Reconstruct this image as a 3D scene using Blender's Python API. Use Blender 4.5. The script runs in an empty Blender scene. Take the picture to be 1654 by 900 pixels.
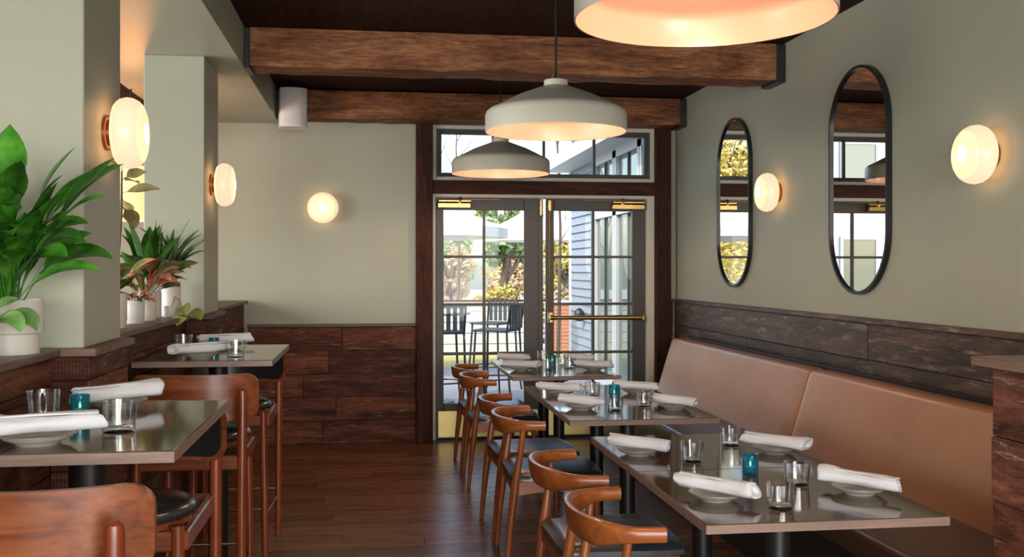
import bpy, bmesh, math, random
from mathutils import Vector, Matrix
R = math.radians
PI = math.pi
random.seed(7)
scene = bpy.context.scene
COL = scene.collection

# ------------------------------------------------------------------ camera, world, big lights, exposure
FPX, CAMH = 1630.0, 1.45
cam_d = bpy.data.cameras.new('camera')
cam_d.sensor_width = 36.0
cam_d.lens = 36.0 * FPX / 1654.0
cam_d.shift_y = -16.0 / 1654.0
cam_d.clip_start = 0.05
cam_d.clip_end = 300
cam = bpy.data.objects.new('camera', cam_d)
COL.objects.link(cam)
cam.location = (0, 0, CAMH)
cam.rotation_euler = (R(90), 0, -math.atan(227.0 / FPX))
scene.camera = cam

world = bpy.data.worlds.new('sky')
scene.world = world
world.use_nodes = True
wn = world.node_tree
wn.nodes.clear()
w_out = wn.nodes.new('ShaderNodeOutputWorld')
w_bg = wn.nodes.new('ShaderNodeBackground')
w_sky = wn.nodes.new('ShaderNodeTexSky')
w_sky.sky_type = 'NISHITA'
w_sky.sun_disc = False
w_sky.sun_elevation = R(42)
w_sky.sun_rotation = R(215)
w_sky.air_density = 1.0
w_sky.dust_density = 2.5
w_bg.inputs['Strength'].default_value = 0.55
wn.links.new(w_sky.outputs[0], w_bg.inputs[0])
wn.links.new(w_bg.outputs[0], w_out.inputs[0])

sun_d = bpy.data.lights.new('sun', 'SUN')
sun_d.energy = 2.6
sun_d.angle = R(1.0)
sun_d.color = (1.0, 0.94, 0.84)
sun = bpy.data.objects.new('sun', sun_d)
COL.objects.link(sun)
sun.rotation_euler = (R(48), 0, R(-62))


def area_light(name, loc, rot, sx, sy, power, col):
    d = bpy.data.lights.new(name, 'AREA')
    d.shape = 'RECTANGLE'
    d.size, d.size_y = sx, sy
    d.energy = power
    d.color = col
    o = bpy.data.objects.new(name, d)
    COL.objects.link(o)
    o.location = loc
    o.rotation_euler = rot
    return o


# daylight entering by the windows behind the camera, then added side fill lamps
DAY = (0.94, 0.97, 0.95)
for wx, we in ((-2.925, 55), (-0.675, 80), (1.5, 155)):
    area_light('window_daylight', (wx, -2.46, 1.45), (R(90), 0, 0), 1.9, 2.05, we, DAY)
for wy in (3.2, 5.6):
    area_light('side_fill_light', (-4.16, wy, 1.6), (R(90), 0, R(-90)), 1.6, 1.7, 85, DAY)
for nm, zz, hh in (('door_portal', 1.03, 2.0), ('transom_portal', 2.42, 0.42)):
    area_light(nm, (1.44, 8.62, zz), (R(90), 0, R(180)), 1.86, hh, 1, (1, 1, 1)).data.cycles.is_portal = True

vs = scene.view_settings
vs.view_transform = 'Standard'
vs.look = 'None'
vs.exposure = 0.18
vs.gamma = 1.0
vs.use_curve_mapping = False
cy = scene.cycles
cy.max_bounces = 9
cy.diffuse_bounces = 4
cy.glossy_bounces = 4
cy.transmission_bounces = 6
cy.transparent_max_bounces = 24
cy.sample_clamp_indirect = 6.0
cy.caustics_reflective = False
cy.caustics_refractive = False
cy.use_denoising = True


# ------------------------------------------------------------------ materials
def mat(name):
    m = bpy.data.materials.new(name)
    m.use_nodes = True
    nt = m.node_tree
    b = nt.nodes['Principled BSDF']
    return m, nt, b


def setin(b, **k):
    names = {'rough': 'Roughness', 'metal': 'Metallic', 'spec': 'Specular IOR Level', 'coat': 'Coat Weight',
             'coat_rough': 'Coat Roughness', 'sheen': 'Sheen Weight', 'trans': 'Transmission Weight', 'ior': 'IOR'}
    for a, v in k.items():
        b.inputs[names[a]].default_value = v


def ramp(nt, fac, stops):
    n = nt.nodes.new('ShaderNodeValToRGB')
    el = n.color_ramp.elements
    el[0].position, el[0].color = stops[0][0], (*stops[0][1], 1)
    el[1].position, el[1].color = stops[-1][0], (*stops[-1][1], 1)
    for p, c in stops[1:-1]:
        e = el.new(p)
        e.color = (*c, 1)
    nt.links.new(fac, n.inputs[0])
    return n.outputs[0]


def coords(nt, scale=(1, 1, 1), rnd=9.0):
    tc = nt.nodes.new('ShaderNodeTexCoord')
    oi = nt.nodes.new('ShaderNodeObjectInfo')
    mul = nt.nodes.new('ShaderNodeMath')
    mul.operation = 'MULTIPLY'
    mul.inputs[1].default_value = rnd
    nt.links.new(oi.outputs['Random'], mul.inputs[0])
    add = nt.nodes.new('ShaderNodeVectorMath')
    add.operation = 'ADD'
    nt.links.new(tc.outputs['Object'], add.inputs[0])
    nt.links.new(mul.outputs[0], add.inputs[1])
    mp = nt.nodes.new('ShaderNodeMapping')
    mp.inputs['Scale'].default_value = scale
    nt.links.new(add.outputs[0], mp.inputs[0])
    return mp.outputs[0], oi


def noise(nt, vec, scale, detail=4, rough=0.55, dist=0.0):
    n = nt.nodes.new('ShaderNodeTexNoise')
    n.inputs['Scale'].default_value = scale
    n.inputs['Detail'].default_value = detail
    n.inputs['Roughness'].default_value = rough
    n.inputs['Distortion'].default_value = dist
    if vec is not None:
        nt.links.new(vec, n.inputs['Vector'])
    return n.outputs[0]


def bump(nt, b, h, strength=0.2, dist=0.01):
    n = nt.nodes.new('ShaderNodeBump')
    n.inputs['Strength'].default_value = strength
    n.inputs['Distance'].default_value = dist
    nt.links.new(h, n.inputs['Height'])
    nt.links.new(n.outputs[0], b.inputs['Normal'])


def mixc(nt, f, a, b_, mode='MIX'):
    n = nt.nodes.new('ShaderNodeMix')
    n.data_type = 'RGBA'
    n.blend_type = mode
    if isinstance(f, (int, float)):
        n.inputs[0].default_value = f
    else:
        nt.links.new(f, n.inputs[0])
    for i, x in ((6, a), (7, b_)):
        if isinstance(x, tuple):
            n.inputs[i].default_value = (*x, 1)
        else:
            nt.links.new(x, n.inputs[i])
    return n.outputs[2]


def plain(name, c, rough=0.5, metal=0.0, spec=0.5, coat=0.0, bump_s=0.0, bump_scale=60):
    m, nt, b = mat(name)
    b.inputs['Base Color'].default_value = (*c, 1)
    setin(b, rough=rough, metal=metal, spec=spec, coat=coat)
    if bump_s:
        v, _ = coords(nt)
        bump(nt, b, noise(nt, v, bump_scale, 3), bump_s, 0.004)
    return m


def wood(name, dark, mid, light, axis='X', rough=0.35, spec=0.5, scale=1.0, coat=0.0, vary=0.25, bump_s=0.08, grain=9.0):
    m, nt, b = mat(name)
    s = {'X': (0.7, grain, grain), 'Y': (grain, 0.7, grain), 'Z': (grain, grain, 0.7)}[axis]
    v, oi = coords(nt, tuple(q * scale for q in s))
    n1 = noise(nt, v, 3.0, 6, 0.6, 0.6)
    c = ramp(nt, n1, [(0.28, dark), (0.5, mid), (0.74, light)])
    n2 = noise(nt, v, 14.0, 3, 0.6)
    c = mixc(nt, 0.35, c, ramp(nt, n2, [(0.3, (0.55, 0.55, 0.55)), (0.7, (1.2, 1.2, 1.2))]), 'MULTIPLY')
    hs = nt.nodes.new('ShaderNodeHueSaturation')
    mr = nt.nodes.new('ShaderNodeMapRange')
    mr.inputs[3].default_value = 1.0 - vary
    mr.inputs[4].default_value = 1.0 + vary
    nt.links.new(oi.outputs['Random'], mr.inputs[0])
    nt.links.new(mr.outputs[0], hs.inputs['Value'])
    nt.links.new(c, hs.inputs['Color'])
    nt.links.new(hs.outputs[0], b.inputs['Base Color'])
    setin(b, rough=rough, spec=spec, coat=coat, coat_rough=0.15)
    bump(nt, b, n2, bump_s, 0.003)
    return m


def barn(name, dark, mid, light, pale, axis='X', rough=0.6, pale_amt=0.60, saw=85.0, saw_amt=0.5, spec=0.22):
    """rough-sawn reclaimed board: broad stain patches, cross saw marks, pale worn streaks"""
    m, nt, b = mat(name)
    s = {'X': (0.9, 6, 6), 'Y': (6, 0.9, 6), 'Z': (6, 6, 0.9)}[axis]
    v, oi = coords(nt, s, 23.0)
    n1 = noise(nt, v, 1.7, 7, 0.65, 0.8)
    c = ramp(nt, n1, [(0.3, dark), (0.5, mid), (0.72, light)])
    n3 = noise(nt, v, 4.5, 8, 0.75)
    f = ramp(nt, n3, [(pale_amt, (0, 0, 0)), (pale_amt + 0.14, (0.75, 0.75, 0.75))])
    c = mixc(nt, f, c, pale)
    v2, _ = coords(nt, (1, 1, 1), 3.0)
    w = nt.nodes.new('ShaderNodeTexWave')
    w.wave_type = 'BANDS'
    w.bands_direction = {'X': 'X', 'Y': 'Y', 'Z': 'Z'}[axis]
    w.inputs['Scale'].default_value = saw / 3.0
    w.inputs['Distortion'].default_value = 1.2
    w.inputs['Detail'].default_value = 2
    nt.links.new(v2, w.inputs['Vector'])
    c = mixc(nt, saw_amt, c, ramp(nt, w.outputs[1], [(0.2, (0.42, 0.42, 0.42)), (0.8, (1.35, 1.35, 1.35))]), 'MULTIPLY')
    n4 = noise(nt, v, 11.0, 6, 0.7)
    c = mixc(nt, 0.75, c, ramp(nt, n4, [(0.35, (0.35, 0.35, 0.35)), (0.65, (1.45, 1.45, 1.45))]), 'MULTIPLY')
    hs = nt.nodes.new('ShaderNodeHueSaturation')
    mr = nt.nodes.new('ShaderNodeMapRange')
    mr.inputs[3].default_value = 0.55
    mr.inputs[4].default_value = 1.28
    nt.links.new(oi.outputs['Random'], mr.inputs[0])
    nt.links.new(mr.outputs[0], hs.inputs['Value'])
    nt.links.new(c, hs.inputs['Color'])
    nt.links.new(hs.outputs[0], b.inputs['Base Color'])
    setin(b, rough=rough, spec=spec)
    bump(nt, b, n4, 0.5, 0.006)
    return m


def paint(name, c, rough=0.5):
    m, nt, b = mat(name)
    v, _ = coords(nt)
    n = noise(nt, v, 1.3, 4)
    k = 0.94
    col = ramp(nt, n, [(0.3, tuple(q * k for q in c)), (0.7, c)])
    nt.links.new(col, b.inputs['Base Color'])
    setin(b, rough=rough, spec=0.35)
    bump(nt, b, noise(nt, v, 140, 2), 0.05, 0.002)
    return m


def thin_glass(name, tint=(0.96, 0.98, 0.97), refl=1.0, rough=0.0, ior=1.45):
    m = bpy.data.materials.new(name)
    m.use_nodes = True
    nt = m.node_tree
    nt.nodes.clear()
    o = nt.nodes.new('ShaderNodeOutputMaterial')
    t = nt.nodes.new('ShaderNodeBsdfTransparent')
    t.inputs[0].default_value = (*tint, 1)
    g = nt.nodes.new('ShaderNodeBsdfGlossy')
    g.inputs['Roughness'].default_value = rough
    fr = nt.nodes.new('ShaderNodeLayerWeight')
    fr.inputs[0].default_value = 0.5
    pw = nt.nodes.new('ShaderNodeMath')
    pw.operation = 'POWER'
    pw.inputs[1].default_value = 4.0
    nt.links.new(fr.outputs['Facing'], pw.inputs[0])
    mu = nt.nodes.new('ShaderNodeMath')
    mu.operation = 'MULTIPLY_ADD'
    mu.inputs[1].default_value = 0.9 * refl
    mu.inputs[2].default_value = 0.045 * refl
    mu.use_clamp = True
    nt.links.new(pw.outputs[0], mu.inputs[0])
    mx = nt.nodes.new('ShaderNodeMixShader')
    nt.links.new(mu.outputs[0], mx.inputs[0])
    nt.links.new(t.outputs[0], mx.inputs[1])
    nt.links.new(g.outputs[0], mx.inputs[2])
    nt.links.new(mx.outputs[0], o.inputs[0])
    return m


def emit(name, c, s, base=(0.9, 0.85, 0.75), rough=0.3):
    m, nt, b = mat(name)
    b.inputs['Base Color'].default_value = (*base, 1)
    b.inputs['Emission Color'].default_value = (*c, 1)
    b.inputs['Emission Strength'].default_value = s
    setin(b, rough=rough)
    return m


M = {}
M['sage'] = paint('sage_paint', (0.425, 0.425, 0.33), 0.42)
M['ceil'] = wood('ceiling_stain', (0.018, 0.006, 0.004), (0.032, 0.011, 0.007), (0.05, 0.018, 0.01), 'Y', 0.8, spec=0.15, vary=0.1)
M['floor'] = wood('floor_plank', (0.12, 0.045, 0.018), (0.24, 0.094, 0.036), (0.34, 0.145, 0.060), 'X', 0.27, vary=0.28, grain=14)
M['barn_x'] = barn('reclaimed_board', (0.035, 0.010, 0.005), (0.165, 0.052, 0.026), (0.31, 0.112, 0.060), (0.58, 0.40, 0.31), 'X', pale_amt=0.57)
M['barn_y'] = barn('reclaimed_board_side', (0.035, 0.012, 0.007), (0.145, 0.052, 0.030), (0.28, 0.112, 0.066), (0.52, 0.39, 0.31), 'Y', pale_amt=0.57)
M['barn_black'] = barn('charred_board', (0.016, 0.010, 0.007), (0.075, 0.042, 0.029), (0.17, 0.088, 0.058), (0.40, 0.37, 0.34), 'Y', 0.4, 0.545, spec=0.6)
M['post'] = barn('dark_post', (0.020, 0.005, 0.002), (0.066, 0.017, 0.007), (0.115, 0.036, 0.017), (0.20, 0.09, 0.055), 'Z', 0.6, 0.7)
M['post_x'] = barn('dark_header', (0.020, 0.005, 0.002), (0.066, 0.017, 0.007), (0.115, 0.036, 0.017), (0.20, 0.09, 0.055), 'X', 0.6, 0.7)
M['beam'] = barn('beam_timber', (0.10, 0.033, 0.014), (0.28, 0.108, 0.047), (0.47, 0.21, 0.098), (0.58, 0.38, 0.24), 'X', 0.65, 0.62, 60.0, 0.08)
M['capwood'] = wood('cap_wood', (0.10, 0.06, 0.04), (0.17, 0.11, 0.08), (0.25, 0.18, 0.13), 'Y', 0.5)
M['cap_x'] = wood('cap_wood_cross', (0.09, 0.045, 0.028), (0.14, 0.08, 0.05), (0.22, 0.14, 0.10), 'X', 0.5)
M['chair'] = wood('chair_beech', (0.19, 0.048, 0.012), (0.34, 0.092, 0.022), (0.46, 0.14, 0.036), 'X', 0.28, grain=7, vary=0.08, bump_s=0.03)
M['chair_z'] = wood('chair_leg_beech', (0.20, 0.050, 0.015), (0.33, 0.092, 0.026), (0.44, 0.14, 0.042), 'Z', 0.28, grain=9, vary=0.08, bump_s=0.03)
M['stool'] = wood('stool_walnut', (0.10, 0.020, 0.006), (0.23, 0.058, 0.017), (0.36, 0.115, 0.038), 'X', 0.28, grain=10, vary=0.08, bump_s=0.03)
M['stool_z'] = wood('stool_leg_walnut', (0.13, 0.022, 0.008), (0.23, 0.042, 0.013), (0.33, 0.075, 0.024), 'Z', 0.28, grain=9, vary=0.08, bump_s=0.03)
M['black_leather'] = plain('black_leather', (0.018, 0.018, 0.019), 0.26, spec=1.0, bump_s=0.02, bump_scale=160)
M['chair_leather'] = plain('chair_leather', (0.036, 0.041, 0.049), 0.34, spec=1.0, bump_s=0.02, bump_scale=160)
M['table'] = wood('table_laminate', (0.075, 0.045, 0.026), (0.105, 0.064, 0.037), (0.135, 0.086, 0.050), 'X', 0.085, spec=0.7, vary=0.06, bump_s=0.01, grain=5)
M['table_edge'] = wood('table_edge_band', (0.20, 0.12, 0.09), (0.26, 0.165, 0.13), (0.31, 0.20, 0.16), 'X', 0.35, vary=0.05, bump_s=0.01)
M['iron'] = plain('black_iron', (0.014, 0.013, 0.013), 0.38, spec=0.5)
M['brass'] = plain('brass', (0.56, 0.37, 0.14), 0.27, metal=1.0)
M['brass_plate'] = plain('brass_plate', (0.78, 0.60, 0.24), 0.33, metal=1.0, bump_s=0.03, bump_scale=6)
M['bronze'] = plain('aged_bronze', (0.28, 0.12, 0.06), 0.32, metal=0.9)
M['steel'] = plain('steel', (0.62, 0.58, 0.54), 0.25, metal=1.0)
M['doorpaint'] = plain('door_bronze_paint', (0.060, 0.044, 0.036), 0.42)
M['frame_dark'] = plain('window_dark_frame', (0.035, 0.035, 0.033), 0.45)
M['trim'] = plain('trim_white', (0.66, 0.60, 0.50), 0.45)
M['pane'] = thin_glass('pane_glass', (0.97, 0.985, 0.98), 0.22)
M['tumbler'] = thin_glass('tumbler_glass', (0.975, 0.98, 0.98), 2.2, 0.0, 1.5)
M['teal'] = thin_glass('teal_glass', (0.30, 0.72, 0.82), 1.2, 0.02, 1.5)
_nt = M['teal'].node_tree
_tl = _nt.nodes.new('ShaderNodeBsdfTranslucent')
_tl.inputs[0].default_value = (0.05, 0.42, 0.55, 1)
_df = _nt.nodes.new('ShaderNodeBsdfDiffuse')
_df.inputs[0].default_value = (0.03, 0.26, 0.36, 1)
_m1 = _nt.nodes.new('ShaderNodeMixShader')
_m2 = _nt.nodes.new('ShaderNodeMixShader')
_m1.inputs[0].default_value = 0.5
_m2.inputs[0].default_value = 0.38
_nt.links.new(_df.outputs[0], _m1.inputs[1])
_nt.links.new(_tl.outputs[0], _m1.inputs[2])
_tr = [n for n in _nt.nodes if n.type == 'BSDF_TRANSPARENT'][0]
_mx = _tr.outputs[0].links[0].to_node
_nt.links.new(_tr.outputs[0], _m2.inputs[1])
_nt.links.new(_m1.outputs[0], _m2.inputs[2])
_nt.links.new(_m2.outputs[0], _mx.inputs[1])
M['mirror'] = plain('mirror_silver', (0.93, 0.94, 0.93), 0.0, metal=1.0)
M['black_metal'] = plain('black_frame_metal', (0.010, 0.010, 0.010), 0.35)
M['china'] = plain('glazed_stoneware', (0.46, 0.42, 0.37), 0.25, spec=0.6)
M['china_rim'] = plain('stoneware_rim', (0.22, 0.17, 0.13), 0.35)
M['speaker'] = plain('speaker_plastic', (0.80, 0.76, 0.74), 0.55)
M['grille'] = plain('speaker_grille', (0.74, 0.70, 0.69), 0.7, bump_s=0.3, bump_scale=500)
M['pot'] = plain('white_ceramic', (0.68, 0.64, 0.58), 0.45, bump_s=0.08, bump_scale=30)
M['soil'] = plain('soil', (0.03, 0.018, 0.01), 0.9, bump_s=0.5, bump_scale=60)
M['wax'] = plain('candle_wax', (0.78, 0.74, 0.66), 0.4)
M['flame'] = emit('candle_flame', (1.0, 0.45, 0.22), 9.0)
M['pendant_bulb'] = emit('pendant_bulb', (1.0, 0.66, 0.42), 260.0)
M['bulb'] = emit('lamp_bulb', (1.0, 0.76, 0.44), 14.0)


def leather():
    m, nt, b = mat('caramel_leather')
    v, _ = coords(nt)
    n = noise(nt, v, 2.2, 5, 0.6)
    c = ramp(nt, n, [(0.3, (0.40, 0.168, 0.072)), (0.7, (0.51, 0.235, 0.112))])
    nt.links.new(c, b.inputs['Base Color'])
    setin(b, rough=0.30, spec=1.0)
    bump(nt, b, noise(nt, v, 190, 3), 0.07, 0.002)
    return m


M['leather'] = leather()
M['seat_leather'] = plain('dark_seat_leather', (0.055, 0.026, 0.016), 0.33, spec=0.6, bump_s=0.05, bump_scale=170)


def cloth():
    m, nt, b = mat('napkin_linen')
    v, _ = coords(nt)
    b.inputs['Base Color'].default_value = (0.72, 0.695, 0.715, 1)
    setin(b, rough=0.85, spec=0.15)
    bump(nt, b, noise(nt, v, 45, 5), 0.25, 0.006)
    return m


M['cloth'] = cloth()


def opal(name, strength, tone):
    """opal glass of a lit lamp"""
    m, nt, b = mat(name)
    b.inputs['Base Color'].default_value = (0.40, 0.33, 0.24, 1)
    b.inputs['Emission Color'].default_value = (*tone, 1)
    b.inputs['Emission Strength'].default_value = strength
    setin(b, rough=0.22, spec=0.5)
    return m


M['opal'] = opal('lit_opal_glass', 0.92, (1.0, 0.66, 0.42))
M['opal_front'] = opal('lit_opal_front', 1.0, (1.0, 0.76, 0.42))
M['opal_back'] = opal('lit_opal_back', 1.9, (1.0, 0.52, 0.24))
M['drum'] = opal('lit_drum_shade', 1.1, (1.0, 0.66, 0.28))
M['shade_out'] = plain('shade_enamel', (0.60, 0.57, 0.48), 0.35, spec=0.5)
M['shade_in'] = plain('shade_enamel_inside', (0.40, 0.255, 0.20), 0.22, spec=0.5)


def leaf_mat(name, a, b2, c3=None, rough=0.35, spread=0.5):
    m, nt, b = mat(name)
    v, oi = coords(nt, (1, 1, 1), 5.0)
    n = noise(nt, v, 14, 3)
    st = [(0.35, a), (0.65, b2)] if c3 is None else [(0.32, a), (0.5, b2), (0.62, c3)]
    c = ramp(nt, n, st)
    hs = nt.nodes.new('ShaderNodeHueSaturation')
    mr = nt.nodes.new('ShaderNodeMapRange')
    mr.inputs[3].default_value = 1 - spread
    mr.inputs[4].default_value = 1 + spread
    nt.links.new(oi.outputs['Random'], mr.inputs[0])
    nt.links.new(mr.outputs[0], hs.inputs['Value'])
    nt.links.new(c, hs.inputs['Color'])
    nt.links.new(hs.outputs[0], b.inputs['Base Color'])
    setin(b, rough=rough, spec=0.5)
    return m


M['lily'] = leaf_mat('lily_leaf', (0.020, 0.115, 0.008), (0.075, 0.27, 0.022))
M['vine'] = leaf_mat('vine_leaf', (0.08, 0.20, 0.05), (0.20, 0.34, 0.10))
M['pothos'] = leaf_mat('pothos_leaf', (0.26, 0.36, 0.05), (0.50, 0.52, 0.14))
M['rubber'] = leaf_mat('variegated_leaf', (0.20, 0.17, 0.06), (0.42, 0.33, 0.14), (0.55, 0.45, 0.22))
M['croton'] = leaf_mat('croton_leaf', (0.05, 0.12, 0.02), (0.20, 0.16, 0.05), (0.50, 0.24, 0.13))
M['croton_red'] = leaf_mat('red_croton_leaf', (0.30, 0.06, 0.04), (0.48, 0.15, 0.09), (0.45, 0.30, 0.18))
M['darkgreen'] = leaf_mat('dark_leaf', (0.02, 0.09, 0.012), (0.06, 0.19, 0.025))
M['spiky'] = leaf_mat('strap_leaf', (0.03, 0.09, 0.02), (0.10, 0.17, 0.06), (0.20, 0.26, 0.13))
M['stem'] = plain('plant_stem', (0.16, 0.09, 0.04), 0.6)
M['green_stem'] = plain('green_stem', (0.10, 0.22, 0.04), 0.5)


# ------------------------------------------------------------------ mesh helpers
class MB:
    def __init__(s):
        s.v, s.f = [], []

    def add(s, vs_, fs):
        o = len(s.v)
        s.v += [tuple(p) for p in vs_]
        s.f += [tuple(i + o for i in q) for q in fs]
        return s

    def box(s, x0, x1, y0, y1, z0, z1, bev=0.0):
        if bev <= 0:
            p = [(x, y, z) for z in (z0, z1) for y in (y0, y1) for x in (x0, x1)]
            return s.add(p, [(0, 2, 3, 1), (4, 5, 7, 6), (0, 1, 5, 4), (2, 6, 7, 3), (0, 4, 6, 2), (1, 3, 7, 5)])
        bm = bmesh.new()
        bmesh.ops.create_cube(bm, size=1.0)
        for q in bm.verts:
            q.co = Vector(((x0 + x1) / 2 + q.co.x * (x1 - x0), (y0 + y1) / 2 + q.co.y * (y1 - y0), (z0 + z1) / 2 + q.co.z * (z1 - z0)))
        bmesh.ops.bevel(bm, geom=list(bm.edges), offset=bev, segments=2 if bev > 0.012 else 1, affect='EDGES', profile=0.5)
        bm.verts.index_update()
        s.add([q.co for q in bm.verts], [tuple(q.index for q in f.verts) for f in bm.faces])
        bm.free()
        return s

    def tube(s, pts, rad, n=10, sx=1.0, caps=True):
        """sweep a circle along pts; rad a number or a list"""
        pts = [Vector(p) for p in pts]
        if not isinstance(rad, (list, tuple)):
            rad = [rad] * len(pts)
        rings, prev = [], None
        for i, p in enumerate(pts):
            t = (pts[min(i + 1, len(pts) - 1)] - pts[max(i - 1, 0)]).normalized()
            if prev is None:
                up = Vector((0, 0, 1)) if abs(t.z) < 0.9 else Vector((1, 0, 0))
                a = t.cross(up).normalized()
            else:
                a = (prev - t * prev.dot(t)).normalized()
            prev = a
            b = t.cross(a)
            rings.append([p + (a * math.cos(k * 2 * PI / n) * sx + b * math.sin(k * 2 * PI / n)) * rad[i] for k in range(n)])
        vs_ = [q for r in rings for q in r]
        fs = []
        for i in range(len(pts) - 1):
            for k in range(n):
                k2 = (k + 1) % n
                fs.append((i * n + k, i * n + k2, (i + 1) * n + k2, (i + 1) * n + k))
        if caps:
            fs.append(tuple(range(n - 1, -1, -1)))
            fs.append(tuple((len(pts) - 1) * n + k for k in range(n)))
        return s.add(vs_, fs)

    def lathe(s, prof, n=32, c=(0, 0, 0), axis='Z'):
        """prof: (r, h) list; r == 0 ends close in a fan"""
        vs_, fs, idx = [], [], []
        for r, h in prof:
            if r <= 1e-6:
                idx.append([len(vs_)])
                vs_.append((0, 0, h))
            else:
                idx.append(list(range(len(vs_), len(vs_) + n)))
                vs_ += [(r * math.cos(k * 2 * PI / n), r * math.sin(k * 2 * PI / n), h) for k in range(n)]
        for A, B in zip(idx[:-1], idx[1:]):
            for k in range(n):
                k2 = (k + 1) % n
                if len(A) == 1 and len(B) == 1:
                    continue
                if len(A) == 1:
                    fs.append((A[0], B[k2], B[k]))
                elif len(B) == 1:
                    fs.append((A[k], A[k2], B[0]))
                else:
                    fs.append((A[k], A[k2], B[k2], B[k]))
        out = []
        for x, y, z in vs_:
            if axis == 'X':
                x, y, z = z, x, y
            elif axis == '-X':
                x, y, z = -z, y, x
            elif axis == '-Y':
                x, y, z = x, -z, y
            out.append((x + c[0], y + c[1], z + c[2]))
        return s.add(out, fs)

    def prism(s, poly, z0, z1):
        n = len(poly)
        vs_ = [(x, y, z0) for x, y in poly] + [(x, y, z1) for x, y in poly]
        fs = [tuple(range(n - 1, -1, -1)), tuple(range(n, 2 * n))]
        fs += [(k, (k + 1) % n, n + (k + 1) % n, n + k) for k in range(n)]
        return s.add(vs_, fs)

    def mesh(s, name, smooth=None):
        me = bpy.data.meshes.new(name)
        me.from_pydata(s.v, [], s.f)
        bm = bmesh.new()
        bm.from_mesh(me)
        bmesh.ops.recalc_face_normals(bm, faces=bm.faces)
        bm.to_mesh(me)
        bm.free()
        if smooth:
            me.polygons.foreach_set('use_smooth', [True] * len(me.polygons))
            me.set_sharp_from_angle(angle=R(smooth))
        return me

    def build(s, name, m, parent=None, smooth=40):
        return mesh_obj(name, s.mesh(name, smooth), m, parent)


def mesh_obj(name, me, m, parent=None):
    if m is not None and not me.materials:
        me.materials.append(M[m] if isinstance(m, str) else m)
    o = bpy.data.objects.new(name, me)
    COL.objects.link(o)
    o.parent = parent
    return o


def tag(o, label=None, cat=None, group=None, kind=None):
    for k, v in (('label', label), ('category', cat), ('group', group), ('kind', kind)):
        if v:
            o[k] = v
    return o


def empty(name, loc=(0, 0, 0), rz=0, label=None, cat=None, group=None, kind=None):
    o = bpy.data.objects.new(name, None)
    o.empty_display_size = 0.1
    COL.objects.link(o)
    o.location = loc
    o.rotation_euler = (0, 0, rz)
    return tag(o, label, cat, group, kind)


CH = {}


def copy_tree(o, parent=None):
    c = o.copy()
    COL.objects.link(c)
    c.parent = parent
    for ch in kids(o):
        copy_tree(ch, c)
    return c


def kids(o):
    return [q for q in bpy.data.objects if q.parent == o]


def struct(name, mb, m, label=None, parent=None, smooth=None):
    o = mb.build(name, m, parent, smooth)
    if parent is None:
        o['kind'] = 'structure'
        if label:
            o['label'] = label
    return o


# ------------------------------------------------------------------ room shell
XR, YB, ZC = 2.62, 8.5, 2.89          # right wall, back wall, ceiling
XL, YF = -4.2, -2.5                   # far side of neighbouring room, wall behind the camera
ZW = 1.19                             # top of the timber panelling
SX0, SX1, SZ = -1.6, -0.75, 2.645     # soffit

floor = struct('floor', MB().box(XL, XR + .15, YF - .15, YB + .2, -0.15, -0.007), 'floor', 'dark brown plank floor of the dining room')
PW, PL = 0.15, 1.22
plank_me = MB().box(0.001, PL - 0.001, 0.0012, PW - 0.0012, -0.007, 0.0, 0.0012).mesh('plank')
rest = MB()
row = 0
y = YF
while y < YB - 0.001:
    off = (row * 0.43) % PL
    x = XL - off
    while x < XR:
        x0, x1, y1 = max(x, XL), min(x + PL, XR), min(y + PW, YB)
        seen = y > 3.3 and -1.6 < x < 2.4
        if seen and x1 - x0 > PL - 0.001 and y1 - y > PW - 0.001:
            mesh_obj('plank', plank_me, 'floor', floor).location = (x, y, 0)
        elif x1 - x0 > 0.01:
            rest.box(x0 + 0.001, x1 - 0.001, y + 0.001, y1 - 0.001, -0.007, 0.0)
        x += PL
    y += PW
    row += 1
r_ = rest.build('plank_field', 'floor', floor, None)
r_['kind'] = 'stuff'

struct('ceiling', MB().box(XL, XR + .15, YF - .15, YB + .2, ZC, ZC + 0.12), 'ceil', 'dark brown stained ceiling above the timber beams')
struct('wall_right', MB().box(XR, XR + .15, YF - .15, YB + .2, -0.007, ZC), 'sage', 'sage green wall with two oblong mirrors')
wl = MB()
ly_ = [YF - .15, 2.4, 4.0, 4.8, 6.4, YB + .2]
for i in (0, 2, 4):
    wl.box(XL - .15, XL, ly_[i], ly_[i + 1], -0.007, ZC)
for i in (1, 3):
    wl.box(XL - .15, XL, ly_[i], ly_[i + 1], -0.007, 0.75)
    wl.box(XL - .15, XL, ly_[i], ly_[i + 1], 2.45, ZC)
struct('wall_left', wl, 'sage', 'sage wall with added windows on the far side of the neighbouring room')
for i in (1, 3):  # unseen window frames added so fill light crosses to the right wall
    a, b = ly_[i], ly_[i + 1]
    fr = MB().box(XL - .1, XL - .05, a, a + .06, .75, 2.45).box(XL - .1, XL - .05, b - .06, b, .75, 2.45).box(XL - .1, XL - .05, a, b, .75, .81)
    fr.box(XL - .1, XL - .05, a, b, 2.39, 2.45).box(XL - .1, XL - .05, (a + b) / 2 - .02, (a + b) / 2 + .02, .75, 2.45)
    struct('window_%d' % (5 + i // 2), fr, 'frame_dark', 'dark framed window added unseen in the neighbouring room')
OX0, OX1 = 0.505, 2.42                # doorway opening
struct('wall_back', MB().box(XL, OX0, YB, YB + .15, -0.007, ZC).box(OX1, XR, YB, YB + .15, -0.007, ZC).box(OX0, OX1, YB, YB + .15, 2.66, ZC),
       'sage', 'sage green back wall beside the glass doors')
wf = MB()
edges_x = [XL, -3.9, -1.95, -1.65, 0.3, 0.55, 2.45, XR]
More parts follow.
